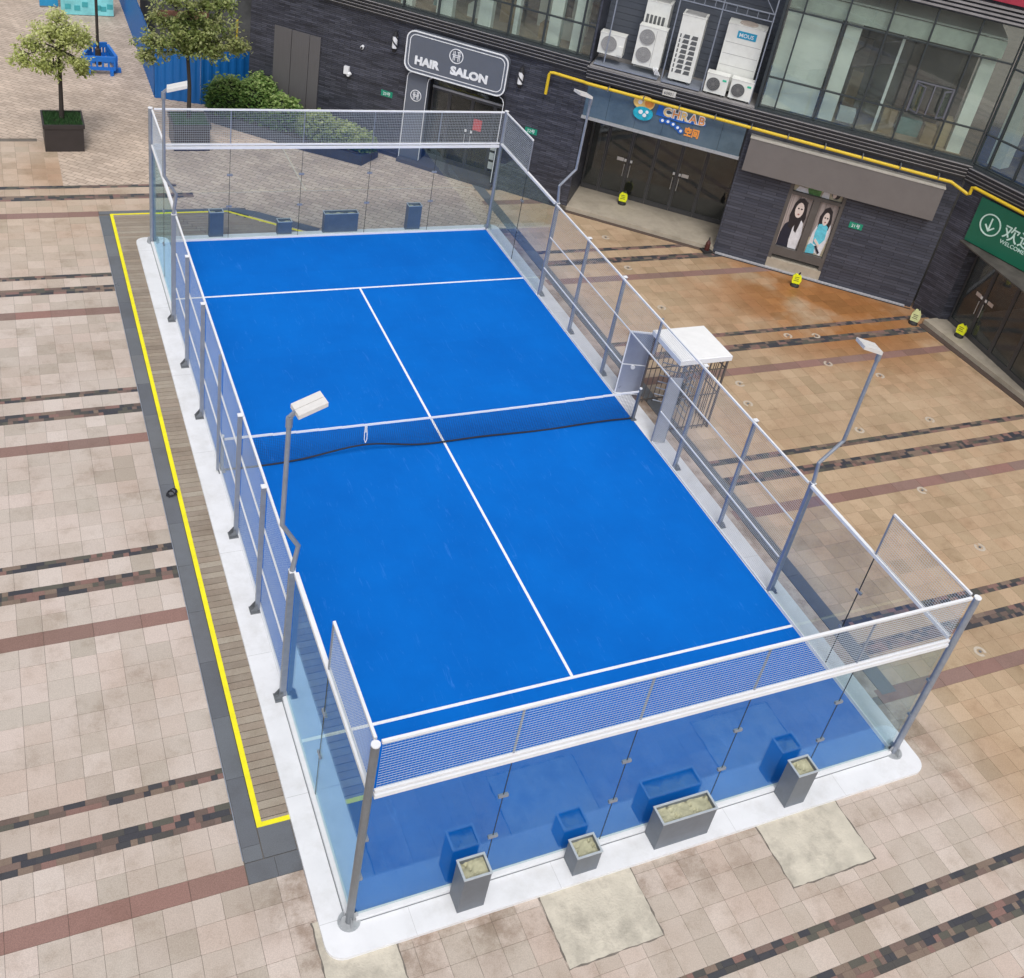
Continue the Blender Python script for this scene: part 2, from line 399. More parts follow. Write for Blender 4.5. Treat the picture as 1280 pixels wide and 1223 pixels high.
SLATE = brickmat('dark_slate_cladding', (.028, .030, .044), (.066, .070, .094), (.012, .012, .016), .42, .062, .006, .5, True, 0, .7, .55, True)
SLATE2 = brickmat('grey_slate_cladding', (.036, .041, .060), (.062, .068, .092), (.022, .022, .03), .9, .10, .008, .5, True, 0, .8, .35, True)
CGLASS = glass('court_glass', (.91, .95, .952), .008, .0, 1.0, (.62, .88, 1.0))
WGLASS = glass('window_glass', (.86, .90, .88), .02, .035, 1.2)
DGLASS = glass('door_glass', (.55, .58, .60), .03, .03, 1.2)
GZ = -0.06

# ================================================================== GROUND
M_TILE = [(.54, .465, .415), (.50, .44, .385), (.575, .485, .435), (.48, .425, .37), (.55, .455, .40), (.60, .525, .475), (.535, .46, .41), (.44, .385, .33)]
tile_o = stone('paving_tile_stone', M_TILE, True); tile_s = stone('paving_tile_stone_far', M_TILE, False)
M_MOS = [(.055, .055, .062), (.18, .125, .105), (.075, .07, .065), (.23, .135, .115), (.10, .095, .078), (.21, .155, .12), (.048, .048, .058), (.14, .10, .085)]
mos_o = stone('mosaic_stone', M_MOS, True, speck=.12, stain=.2, tan=False, const=True); mos_s = stone('mosaic_stone_far', M_MOS, False, speck=.12, stain=.2, tan=False, const=True)
M_RED = [(.27, .155, .13), (.235, .16, .135), (.30, .165, .14), (.26, .175, .15), (.23, .135, .11)]
red_o = stone('red_granite', M_RED, True, speck=.15, stain=.3, tan=False)
M_GREY = [(.14, .155, .175), (.165, .175, .195), (.12, .13, .15), (.17, .18, .195)]
bord_o = stone('dark_grey_granite', M_GREY, True, speck=.10, stain=.3, tan=False, rough=.5)
M_PLK = [(.31, .26, .21), (.36, .31, .25), (.28, .235, .19), (.33, .27, .215), (.38, .335, .275)]
plank_o = stone('weathered_deck_wood', M_PLK, True, speck=.12, stain=.35, tan=False, rough=.7)

gm = mat('ground_bedding', (.16, .14, .12), .9, 0, .2, 2)
g = MB().box(-60, 90, -40, 110, GZ - .4, GZ - .016).build('ground', gm, None, (0, 0, GZ - .4)); tag(g, kind='structure')
HER = brickmat('herringbone_pavers', (.44, .35, .28), (.56, .455, .37), (.25, .195, .155), .36, .18, .010, .7, False, math.radians(38), .5, .20)
her = MB(); hz = GZ - .004
her.q([(-3.0, 12.1, hz), (8.3, 12.1, hz), (8.3, 60, hz), (-3.0, 60, hz)]); her.q([(-7.6, 13.8, hz), (-3.0, 13.8, hz), (-3.0, 60, hz), (-7.6, 60, hz)])
her.q([(-5.5, 12.1, hz), (-3.0, 12.1, hz), (-3.0, 13.8, hz), (-5.5, 13.8, hz)]); her.q([(-30, 17.25, hz), (-7.6, 17.25, hz), (-7.6, 60, hz), (-30, 60, hz)])
her.q([(-2.1, 10.2, hz), (5.8, 10.2, hz), (5.8, 12.1, hz), (-2.1, 12.1, hz)])
o = her.build('herringbone_paving', HER, None, (0, 14, GZ)); tag(o, kind='structure')

paving = put('paving', None, None, (0, 0, GZ)); tag(paving, kind='structure')
PIT = .3985; Y0 = -1.83; PER = 5.22; X0 = -6.27; JN = .0045
FA = Frame((8.26, 11.4), to=(17.5, 3.8))
def behind(x, y):     # well inside the building
    v = Vector((x, y, 0)) - FA.o
    return v.dot(FA.n) < -.6 and v.dot(FA.t) > -.5
PATCH = [(-2.26, -.70, -11.65, -10.5), (1.72, 3.37, -11.65, -10.5), (-5.55, -4.5, -12.0, -10.05)]
def skip(x0, x1, y0, y1, band):
    cx, cy = (x0 + x1) / 2, (y0 + y1) / 2
    if behind(cx, cy): return True
    if x0 > -6.30 and x1 < 6.25 and cy > -9.09 and cy < 12.13: return True      # deck, border and court
    if abs(cx) < 5.35 and -10.45 < cy < 10.3: return True
    for a, b, c, e in PATCH:
        if a < x0 and x1 < b and c < y0 and cy < e + .3: return True
    if cx > -6.27 and cx < 5.8 and cy > 12.1:
        if band: return not (cx < -3.6 + (13.3 - cy) * .6)
        return not (cx < -4.2 and cy < 13.85)
    if cy > 17.2 or (cy > 13.9 and cx > -6.9 and cx < 5.8): return True
    if cx >= 5.8 and cy > 13.9 and cx < 8: return False
    return False
rects = []; mos = []; reds = []
def span(k, a, b): return Y0 - PER * k - b, Y0 - PER * k - a
rnd = random.Random(3)
for k in range(-4, 4):
    rows = [(.19, .63), (.95, 1.33), (1.33, 1.71)] + [(2.03 + .39875 * i, 2.03 + .39875 * (i + 1)) for i in range(8)]
    for a, b in rows:
        y0, y1 = span(k, a, b)
        for i in range(-24, 68):
            x0 = X0 + i * PIT
            if y0 > 17.3 or y1 < -20 or x0 > 21: continue
            if not skip(x0, x0 + PIT, y0, y1, False): rects.append((x0, x0 + PIT, y0, y1))
    for a, b, nr in ((0, .19, 2), (.63, .95, 3)):
        y0, y1 = span(k, a, b); h = (y1 - y0) / nr
        if y0 > 17.3: continue
        for r in range(nr):
            x = -15.8 + rnd.random() * .3
            while x < 21:
                w = rnd.choice([.1, .1, .2, .2, .3]); 
                if x < X0 < x + w: w = X0 - x if X0 - x > .04 else w
                if not skip(x, x + w, y0, y1, True): mos.append((x, x + w, y0 + r * h, y0 + r * h + h))
                x += w
    y0, y1 = span(k, 1.71, 2.03)
    if y0 < 17:
        i = -12
        while X0 + i * PIT * 2 < 21:
            x0 = X0 + i * PIT * 2
            if not skip(x0, x0 + PIT * 2, y0, y1, False) and not (-6.3 < x0 < 5 and y0 > 11): reds.append((x0, x0 + PIT * 2, y0, y1))
            i += 1
BOXC = {}
def slab_piece(name, x0, x1, y0, y1, m, parent, zt=GZ, th=.015, j=JN, rel=0.):
    w, h = round(x1 - x0 - j, 4), round(y1 - y0 - j, 4); key = (name, w, h, th)
    if key not in BOXC:
        mb = MB().box(-w / 2, w / 2, -h / 2, h / 2, -th, 0, False); me = mb.mesh(name, (0, 0, 0)); me.materials.append(m); BOXC[key] = me
    return put(name, BOXC[key], parent, ((x0 + x1) / 2, (y0 + y1) / 2, zt + rel))
def lay(name, lst, mo, ms, parent, limit, th=.015, jn=JN, rough=.0012):
    key = lambda r: -parea([(r[0], r[2], GZ), (r[1], r[2], GZ), (r[1], r[3], GZ), (r[0], r[3], GZ)])
    lst = sorted(lst, key=key)
    for r in lst[:limit]: slab_piece(name, *r, mo, parent, th=th, j=jn, rel=rnd.uniform(-rough, rough))
    if lst[limit:]:
        mb = MB()
        for r in lst[limit:]:
            mb.ct = rnd.random(); z = GZ + rnd.uniform(-rough, rough)
            mb.box(r[0] + jn / 2, r[1] - jn / 2, r[2] + jn / 2, r[3] - jn / 2, z - th, z, False)
        o = mb.build(name, ms, parent, (0, 0, GZ)); tag(o, kind='stuff')
lay('paving_tile', rects, tile_o, tile_s, paving, 298)
lay('mosaic_stone', mos, mos_o, mos_s, paving, 298, jn=.002)
lay('red_slab', reds, red_o, red_o, paving, 298, jn=.006)

# bare concrete patches where paving was taken up
conc = mat('patched_concrete', (.56, .515, .43), .85, 0, .16, 2.2, .9, 30, dirt=.75, ds=1.8, dirtcol=(.25, .225, .19))
dirtm = mat('mortar_joint', (.17, .15, .13), .95, 0, .3, 8)
rp = random.Random(9)
def ragged(a, b, c, e, j, step=.09):
    o = []
    for (x0, y0), (x1, y1) in (((a, c), (b, c)), ((b, c), (b, e)), ((b, e), (a, e)), ((a, e), (a, c))):
        n = max(2, int(max(abs(x1 - x0), abs(y1 - y0)) / step))
        for k in range(n): o.append((x0 + (x1 - x0) * k / n + rp.uniform(-j, j), y0 + (y1 - y0) * k / n + rp.uniform(-j, j)))
    return o
for a, b, c, e in PATCH:
    ee = e + .15
    tag(MB().prism(ragged(a - .022, b + .022, c - .022, ee, .014), GZ - .015, GZ + .003).build('patch_joint', dirtm), kind='structure')
    tag(MB().prism(ragged(a, b, c, ee, .010), GZ - .014, GZ + .006).build('concrete_patch', conc), kind='structure')
# dark granite border round the deck
border = put('stone_border', None, None, (0, 0, GZ)); tag(border, kind='structure')
y = 11.84
while y > -8.7:
    y2 = max(y - 1.196, -8.74); slab_piece('border_slab', -6.262, -5.985, y2, y, bord_o, border, th=.02, j=.006, rel=.003); y = y2
x = -6.262
while x < -5.4:
    slab_piece('border_slab', x, x + .43, -9.08, -8.75, bord_o, border, th=.02, j=.006, rel=.003); x += .43
slab_piece('border_slab', -5.975, -5.48, -8.74, -8.23, bord_o, border, th=.02, j=.006, rel=.002)
x = -6.262
while x < -2.3:
    x2 = min(x + 1.0, -2.2); slab_piece('border_slab', x, x2, 11.93, 12.11, bord_o, border, th=.02, j=.006, rel=.003); x = x2
dv = Vector((1.95, -1.47, 0)).normalized(); nv = Vector((.6, .8, 0))
for k in range(4):
    a = Vector((-2.55, 11.94, 0)) + dv * (k * .68 - .0); b = a + dv * .67; c_ = b + nv * .36; d_ = a + nv * (.36 if k else .2)
    MB().prism([tuple(a.xy), tuple(b.xy), tuple(c_.xy), tuple(d_.xy)], GZ - .018, GZ + .005, False).build('border_slab', bord_o, border)
y = 13.45
while y > -8.85:
    y2 = max(y - 1.196, -8.9); slab_piece('border_slab', 5.80, 6.16, y2, y, bord_o, border, th=.02, j=.006, rel=.003)
    if y < 10.4: slab_piece('grey_slab', 5.40, 5.79, y2, y, tile_o, border, th=.02, j=.006, rel=.0)
    y = y2
tag(MB().box(-6.282, -6.266, -8.7, 11.84, GZ - .01, GZ + .006, False).build('metal_edging', GALV), kind='structure')
# pale joint strips let into the herringbone paving
pj = mat('pale_joint_stone', (.50, .46, .40), .7)
jb = MB(); jb.box(-3.3, 6.0, 13.13, 13.16, GZ - .01, GZ + .002, False); jb.box(0, .03, 13.16, 16.6, GZ - .01, GZ + .0015, False)
tag(jb.build('joint_strip', pj), kind='structure')

# ------------------------------------------------------------------ timber deck
deck = put('timber_deck', None, None, (0, 0, GZ)); tag(deck, kind='structure')
MB().box(-5.98, 5.4, -8.2, 11.92, GZ - .015, GZ - .012).build('deck_gap_sheet', mat('deck_shadow_gap', (.035, .03, .028), .95), deck)  # sheet under the planks, shade of the gaps put into its dark colour
y = 11.90; PP = .147
while y > -8.15:
    if y > 10.25:
        x1 = -2.65 + (11.9 - y) * 1.95 / 1.46 + .0; x1 = max(-2.65, x1)
        slab_piece('deck_plank', -5.975, -5.975 + (x1 + 5.975) * .5, y - PP, y, plank_o, deck, th=.02, j=.012, rel=rnd.uniform(-.001, .002))
        slab_piece('deck_plank', -5.975 + (x1 + 5.975) * .5, x1, y - PP, y, plank_o, deck, th=.02, j=.012, rel=rnd.uniform(-.001, .002))
    else:
        slab_piece('deck_plank', -5.975, -5.30, y - PP, y, plank_o, deck, th=.02, j=.012, rel=rnd.uniform(-.001, .002))
    y -= PP
yb = MB(); z0, z1 = GZ + .002, GZ + .0065
yb.box(-5.975, -5.89, -8.23, 11.93, z0, z1, False); yb.box(-5.89, -2.66, 11.86, 11.93, z0, z1, False); yb.box(-5.89, -5.46, -8.23, -8.15, z0, z1, False)
a = Vector((-2.66, 11.93, 0)); b = Vector((-.6, 10.38, 0)); dd = Vector((-.6, -.8, 0)) * .08
yb.prism([tuple(a.xy), tuple(b.xy), tuple((b + dd).xy), tuple((a + dd).xy)], z0, z1, False)
tag(yb.build('yellow_painted_line', YEL), kind='structure')

# in-ground fountain rings
ringm = mat('pale_worn_ring', (.54, .475, .395), .5, .1, .15, 20)
first = None
for i, (x, y) in enumerate([(11.13, -6.0), (11.14, -3.96), (11.1, -1.51), (13.56, -1.51), (13.53, .6), (12.26, 1.41), (11.91, 2.94), (12.85, 2.8), (8.9, .97), (8.6, .11), (8.69, -8.56), (8.98, 9.28), (8.77, 7.3), (8.66, 4.93)]):
    if first is None:
        first = thing('ground_nozzle', '', 'ground nozzle', (x, y, GZ), 'round nozzles let into the tan paving')
        mb = MB(); n = 16; z = GZ + .004
        for k in range(n):
            if k in (3, 4): continue
            a0, a1 = 2 * math.pi * k / n, 2 * math.pi * (k + 1) / n
            P = lambda r, a_: (x + r * math.cos(a_), y + r * math.sin(a_), z)
            mb.q([P(.075, a0), P(.135, a0), P(.135, a1), P(.075, a1)])
        mb.build('ring', ringm, first); mb = MB()
        mb.tube([(x, y, GZ), (x, y, GZ + .012)], .032, 12).build('nozzle_cap', GALVD, first)
        r = first
    else: r = dup(first, (x, y, GZ), None, rnd.random() * 6)
    r['label'] = ['round nozzle in tan paving between mosaic bands, nearest the mesh corner extension', 'round nozzle in tan paving just below a red band', 'round nozzle beside the dark mosaic band, behind the right lamp pole',
                  'round nozzle in the wide tan field towards the green sign doors, near the mosaic band', 'round nozzle in the middle of the wide tan field', 'round nozzle to the right of the tall right lamp head', 'round nozzle between the two mosaic bands left of the lamp head', 'round nozzle on the pale row between mosaic bands, near the lamp head',
                  'round nozzle right beside the white roofed turnstile', 'round nozzle by the foot of the turnstile cage', 'round nozzle on tan paving by the near right corner post', 'ring nozzle in front of the recessed glass doors', 'ring nozzle below two dark mosaic bands outside the far right mesh', 'ring nozzle behind the right mesh, beyond the turnstile'][i]

# ================================================================== COURT
c = [(x, y) for x, y in roundrect(-5.47, 5.47, -10.55, 10.36, .26)]
o = MB().prism(c, GZ - .01, 0).build('white_platform', PLINTH, None, (0, 0, GZ)); tag(o, 'white slab with rounded corners under the blue court', 'platform')
for (xa, xb, ya, yb_) in [(-5.47, -4.98, y, y + .004) for y in (-10.0, -7.9, -5.0, -2.4, .7, 3.6, 6.6, 9.6)] + [(5.02, 5.47, y, y + .004) for y in (-8, -5, -1, 2, 5, 8)] + [(x, x + .004, -10.55, -10.02) for x in (-4.2, -1.9, 1.3, 3.6)]:
    MB().box(xa + .001, xb, ya, yb_, 0, .0012, False).build('seam', mat('seam_grey', (.35, .35, .36), .6), o)
turf = MB().box(-4.99, 4.99, -9.99, 9.99, .001, .012, False).build('court_turf', TURF, None, (0, 0, .001)); tag(turf, 'bright blue artificial turf playing surface inside the cage', 'turf')
for nm, (x0, x1, y0, y1) in {'a': (-4.985, 4.985, -6.99, -6.93), 'b': (-4.985, 4.985, 6.93, 6.99), 'c': (-.028, .028, -6.93, 6.93)}.items():
    MB().box(x0, x1, y0, y1, .012, .0165, False).build('court_line', LINE, turf)

cage = thing('court_cage', 'steel, glass and wire mesh cage around the blue court', 'court enclosure', (0, 0, 0))
H3, H4 = 2.92, 3.90
XS = 5.03; YB = 10.03
def post(x, y, h, sx=.06, sy=.10, m=GALV, z0=0, foot=True):
    p = MB().box(x - sx / 2, x + sx / 2, y - sy / 2, y + sy / 2, z0, h).build('post', m, cage)
    if foot:
        sg = 1 if x > 0 else -1
        f = MB(); f.box(x - .09 + sg * .05, x + .09 + sg * .05, y - .10, y + .10, .001, .012, False)
        for yy in (y - .058, y + .058):
            tri = [(x, .0), (x + sg * .13, .0), (x + sg * .13, .05), (x + sg * .04, .17), (x, .17)]
            Fy = Frame((0, yy), deg=0); Fy.n = Vector((0, 1, 0))
            g2 = MB(Fy).plate(tri, -.004, .004); f.v_off = len(f.v)
            for fc in g2.f: f.f.append(tuple(i + f.v_off for i in fc))
            f.v += g2.v; f.uv += g2.uv; f.tint += g2.tint
        f.build('base_plate', GALVD, p)
    return p
PY = [6.0, 3.97, 1.95]
for sg in (1, -1):
    m = GALV if sg > 0 else GALV
    X = sg * (XS + .055)
    for y in [-v for v in PY] + PY:
        big = abs(y) == 6.0
        p = post(X, y, H3 + .03, .08 if not big else .10, .06 if not big else .08, m)
        MB().box(X - .05, X + .05, y - .05, y + .05, H3 + .03, H3 + .045).build('post_cap', WHITEP, p)
    post(X, 0.02, H3 + .03, .05, .05, m, z0=1.94 if sg > 0 else .06, foot=False)
# corner posts: round with a flange
for x, y in ((-XS - .03, -YB - .03), (XS + .03, -YB - .03), (-XS - .03, YB + .03), (XS + .03, YB + .03)):
    p = MB().tube([(x, y, 0), (x, y, H4 + .03)], .058, 16).build('corner_post', GALVD if x < 0 and y < 0 else GALV, cage)
    f = MB().tube([(x, y, .001), (x, y, .012)], .165 if y < 0 else .13, 24)
    for ang in (0, 90, 180, 270):
        a = math.radians(ang + 45 * 0); dx, dy = math.cos(a), math.sin(a)
        f.bar((x + dx * .1, y + dy * .1, .012), (x + dx * .06, y + dy * .06, .17), .008, .09, (dx, dy, 0))
    for k in range(8):
        a = k * math.pi / 4 + .4; f.tube([(x + .135 * math.cos(a), y + .135 * math.sin(a), .012), (x + .135 * math.cos(a), y + .135 * math.sin(a), .026)], .012, 6)
    f.build('flange', mat('pale_zinc', (.46, .48, .50), .4, .35, .1, 10, dirt=.3), p)
    MB().tube([(x, y, H4 + .03), (x, y, H4 + .05)], .062, 16).build('post_cap', WHITEP, p)
    for zz in (1.0, 1.9):
        MB().box(x - .07 if x > 0 else x + .03, x - .03 if x > 0 else x + .10, y - .02, y + .02 + (.05 if y < 0 else 0), zz, zz + .05).build('clamp', GALV, p)

def clamp_pair(parent, axis, u, z):
    """small steel patch fitting across a joint of two panes"""
    if axis == 'x':
        y = parent[1]; mb = MB().box(u - .075, u + .075, y - .022, y + .022, z - .025, z + .025)
    else:
        x = parent[1]; mb = MB().box(x - .022, x + .022, u - .075, u + .075, z - .025, z + .025)
    mb.build('clamp', GALV, parent[0])
# glass: five panes at each end, two at each corner of the sides
for y in (-YB, YB):
    for k in range(5):
        x0 = -5 + 2 * k
        g_ = MB().box(x0 + .006, x0 + 1.994, y - .006, y + .006, .07, H3 - .08).build('glass_panel', CGLASS, cage)
        if k:
            for z in (1.06, 2.02): clamp_pair((g_, y), 'x', x0, z)
            MB().box(x0 - .0055, x0 + .0055, y - .0055, y + .0055, .072, H3 - .12).build('joint_seal', RUBBER, cage)
    yo = 1 if y > 0 else -1; ya, yb2 = sorted((y - yo * .025, y + yo * .07))
    MB().box(-4.97, 4.97, ya, yb2, .001, .069).build('base_channel', WHITEP, cage)
    ya, yb2 = sorted((y + yo * .071, y + yo * .083))
    MB().box(-4.97, 4.97, ya, yb2, .001, .006).build('channel_gasket', GALVD, cage)
    MB().box(-4.97, 4.97, y - .035, y + .035, H3 - .12, H3 - .05).build('glass_top_beam', WHITEP, cage)
for sg in (1, -1):
    x = sg * XS
    for ys in (1, -1):
        for k in range(2):
            a, b = ys * (6.06 + 1.95 * k), ys * (8.0 + 1.97 * k)
            a, b = min(a, b), max(a, b)
            g_ = MB().box(x - .006, x + .006, a + .006, b - .006, .07, H3 - .03).build('glass_panel', CGLASS, cage)
            if k == 0:
                for z in (1.06, 2.02): clamp_pair((g_, x), 'y', ys * 8.01, z)
                MB().box(x - .0055, x + .0055, min(ys * 7.995, ys * 8.015), max(ys * 7.995, ys * 8.015), .072, H3 - .031).build('joint_seal', RUBBER, cage)
        a, b = sorted((ys * 6.05, ys * 9.97))
        xa, xb = sorted((x - sg * .025, x + sg * .07)); MB().box(xa, xb, a, b, .001, .069).build('base_channel', WHITEP, cage)
        xa, xb = sorted((x + sg * .071, x + sg * .083)); MB().box(xa, xb, a, b, .001, .006).build('channel_gasket', GALVD, cage)
        MB().box(x - .035, x + .035, a, b, H3 - .03, H3 + .035).build('glass_top_beam', WHITEP, cage)

def wires(axis, c0, a, b, z0, z1, pitch=.05, r=.0033, rv=.0015):
    """welded wire mesh panel: real wires, vertical and horizontal"""
    mb = MB(); n = max(1, round((b - a) / pitch)); k = max(1, round((z1 - z0) / pitch))
    for i in range(n + 1):
        u = a + (b - a) * i / n
        if axis == 'x': mb.box(u - rv / 2, u + rv / 2, c0 - rv, c0, z0, z1, False)
        else: mb.box(c0 - rv, c0, u - rv / 2, u + rv / 2, z0, z1, False)
    for i in range(k + 1):
        z = z0 + (z1 - z0) * i / k
        if axis == 'x': mb.box(a, b, c0, c0 + r, z - r / 2, z + r / 2, False)
        else: mb.box(c0, c0 + r, a, b, z - r / 2, z + r / 2, False)
    return mb
# end mesh extensions above the glass
for y in (-YB, YB):
    for k in range(5): wires('x', y, -4.95 + 1.98 * k, -4.95 + 1.98 * (k + 1), H3 + .02, H4, r=.005, rv=.003 if y > 0 else .0014).build('mesh_panel', WIRE, cage)
    MB().box(-4.97, 4.97, y - .022, y + .022, H4 - .005, H4 + .04).build('top_rail', WHITEP, cage)
    MB().box(-4.97, 4.97, y - .022, y + .022, H3 - .015, H3 + .03).build('mesh_rail', WHITEP, cage)
    for x in (-3, -1, 1, 3): MB().box(x - .014, x + .014, y + .006, y + .03, H3 + .03, H4 - .005).build('mesh_divider', GALV, cage)
for sg in (1, -1):
    x = sg * XS
    for ys in (1, -1):
        a, b = sorted((ys * 8.0, ys * 9.96))
        wires('y', x, a, b, H3 + .04, H4, r=.0052, rv=.0026).build('mesh_panel', WIRE, cage)
        MB().box(x - .02, x + .02, a, b, H4 - .005, H4 + .035).build('top_rail', WHITEP, cage)
        MB().box(x - .014, x + .014, ys * 8.0 - .014, ys * 8.0 + .014, H3 + .035, H4 - .005).build('mesh_divider', GALV, cage)
    # middle part: mesh in three tiers between the posts
    MB().box(x - .02, x + .02, -5.94, 5.94, H3 - .02, H3 + .02).build('top_rail', WHITEP, cage)
    MB().box(x - .014, x + .014, -5.94, 5.94, 1.905, 1.935).build('middle_rail', WHITEP, cage)
    gap = (-.95, 1.12) if sg > 0 else (.0, .0)
    MB().box(x - .014, x + .014, -5.94, gap[0], .93, .96).build('lower_rail', WHITEP, cage)
    MB().box(x - .014, x + .014, gap[1], 5.94, .93, .96).build('lower_rail', WHITEP, cage)
    MB().box(x - .018, x + .018, -5.94, gap[0], .02, .05).build('bottom_rail', WHITEP, cage)
    MB().box(x - .018, x + .018, gap[1], 5.94, .02, .05).build('bottom_rail', WHITEP, cage)
    edges = [-6, -3.97, -1.95, 0, 1.95, 3.97, 6]
    for a, b in zip(edges, edges[1:]):
        wires('y', x, a + .05, b - .05, 1.94, H3 - .03).build('mesh_panel', WIRE, cage)
        lo = [(a, b)]
        if sg > 0:
            if b == 0: lo = [(a, gap[0])]
            if a == 0: lo = [(gap[1], b)]
        for a2, b2 in lo:
            wires('y', x, a2 + .03, b2 - .03, .96, 1.90).build('mesh_panel', WIRE, cage)
            wires('y', x, a2 + .03, b2 - .03, .05, .93).build('mesh_panel', WIRE, cage)
# open entrance leaves at the right-hand side
LEAF = mat('blue_grey_door_leaf', (.30, .33, .42), .3, .3, .05, 4)
Fl = Frame((5.03, 1.1), to=(5.62, .90))
lf = MB(Fl).box(0, .62, -.012, .012, .05, 1.88).build('gate_leaf', LEAF, cage)
mb = MB(Fl)
for a, b, c_, d_ in ((0, .03, .03, 1.92), (.62, .65, .03, 1.92), (.03, .62, 1.88, 1.92), (.03, .62, .03, .06)): mb.box(a, b, -.02, .02, c_, d_)
mb.build('leaf_frame', WHITEP, lf)
mb = MB(Fl).tube([(.30, .014, .88), (.30, .06, .88)], .055, 14); mb.build('lock', WHITEP, lf)
MB(Fl).box(0, .62, .014, .026, .93, .955).build('push_bar', WHITEP, lf)
Fl2 = Frame((5.03, -.93), to=(5.33, -1.02))
lf2 = MB(Fl2).box(0, .30, -.012, .012, .03, 1.92).build('gate_leaf', mat('pale_grey_leaf', (.42, .43, .46), .4, .3), cage)
MB(Fl2).box(-.02, .0, -.02, .02, .03, 1.95).box(.30, .32, -.02, .02, .03, 1.95).build('leaf_frame', GALV, lf2)

# ------------------------------------------------------------------ net
net = thing('court_net', 'dark mesh tennis net with white top band across the middle', 'net', (0, 0, 0))
def nz(x): return .80 + .07 * (abs(x) / 5) ** 2
for sg in (1, -1):
    p = MB().box(sg * 5.0 - .03, sg * 5.0 + .03, -.035, .035, .0, .93).build('net_post', GALVD, net)
    MB().tube([(sg * 5.0, 0, .93), (sg * 5.0, 0, .96)], .035, 12).build('post_cap', WHITEP, p)
    MB().box(sg * 5.0 - .07, sg * 5.0 + .07, -.08, .08, .013, .03).build('base_plate', GALVD, p)
mb = MB(); n = 220; r = .0032
def low(x): return .05 + .20 * math.exp(-((x + 1.85) / 1.0) ** 2) + .022 * math.sin(x * 1.9)
for i in range(n + 1):
    x = -4.93 + 9.86 * i / n; mb.box(x - r / 2, x + r / 2, -r / 2, r / 2, low(x), nz(x) - .02, False)
for k in range(18):
    f = (k + .5) / 18
    for i in range(20):
        x0 = -4.93 + 9.86 * i / 20; x1 = x0 + .493
        mb.bar((x0, 0, low(x0) + f * (nz(x0) - low(x0) - .02)), (x1, 0, low(x1) + f * (nz(x1) - low(x1) - .02)), r, r)
mb.build('net_mesh', NETC, net)
tb = MB(); bb = MB()
for i in range(20):
    x0 = -4.96 + 9.92 * i / 20; x1 = x0 + .496
    tb.box(x0, x1 + .001, -.008, .008, min(nz(x0), nz(x1)) - .03, (nz(x0) + nz(x1)) / 2 + .018)
def sagp(x): return (x, -.012, low(x))
bb.tube([sagp(-4.95 + i * .165) for i in range(61)], .019, 6)
tb.build('top_band', mat('white_net_band', (.80, .81, .84), .8, 0, .03, 20), net); bb.build('bottom_cord', BLACKC, net)
st = MB(); x = -1.93
for sx_ in (-.03, .03): st.tube([(x, -.015, .82), (x + sx_, -.03, .62), (x + sx_, -.06, .45), (x, -.07, .36)], .010, 6)
st.box(x - .03, x + .03, -.014, -.009, .60, .84); st.build('hanging_strap', WHITEP, net)

# ------------------------------------------------------------------ floodlights
def flood(sx, sy, label):
    x0 = 5.085 * sx; y = 6.0 * sy
    t = thing('floodlight', label, 'floodlight', (x0, y, H3 + .05), 'floodlight poles on the court cage')
    xb = 5.43 if sx > 0 else 5.29
    MB().tube([(x0, y, H3 + .046), (5.02 * sx, y, 3.47), (xb * sx, y, 3.95), (xb * sx, y, 5.88)], [.042, .038, .038, .036], 12).build('pole', GALV, t)
    MB().tube([(xb * sx, y, 5.80), (xb * sx, y, 5.97)], .05, 12).build('collar', GALV, t)
    Fh = Frame((xb * sx, y), to=((xb - 1) * sx, y - .15 * sy)); h = MB(Fh); lift = .16
    def P(a, d): return (a, d, 6.02 + a * .22)
    hd = MB(Fh)
    def slab(a0, a1, d0, d1, th):
        T = [(a0, d0), (a1, d0), (a1, d1), (a0, d1)]; up = [(a, d, 6.02 + a * .3 + th) for a, d in T]; lo = [(a, d, 6.02 + a * .3 - .03) for a, d in T]
        hd.q(up); hd.q(list(reversed(lo)))
        for i in range(4): hd.q([lo[i], lo[(i + 1) % 4], up[(i + 1) % 4], up[i]])
    slab(.07, .50, -.15, -.005, .04); slab(.07, .50, .005, .15, .04)
    hh = hd.build('lamp_head', mat('lamp_casing', (.72, .70, .68), .4, .1, .05, 10), t)
    gl = MB(Fh).bar((.10, 0, 6.02), (.48, 0, 6.13), .22, .012).build('lamp_lens', mat('lens_glass', (.5, .52, .55), .15), hh)
    MB(Fh).bar((0, 0, 5.97), (.1, 0, 6.06), .05, .05).build('bracket', GALV, t)
flood(1, -1, 'tall floodlight pole on the right side of the cage, nearest the viewer')
flood(1, 1, 'floodlight pole at the far right, in front of the dark glass doors')
flood(-1, -1, 'floodlight pole on the near left side with its pale head over the blue turf')
flood(-1, 1, 'floodlight pole at the far left corner beside the second tree')

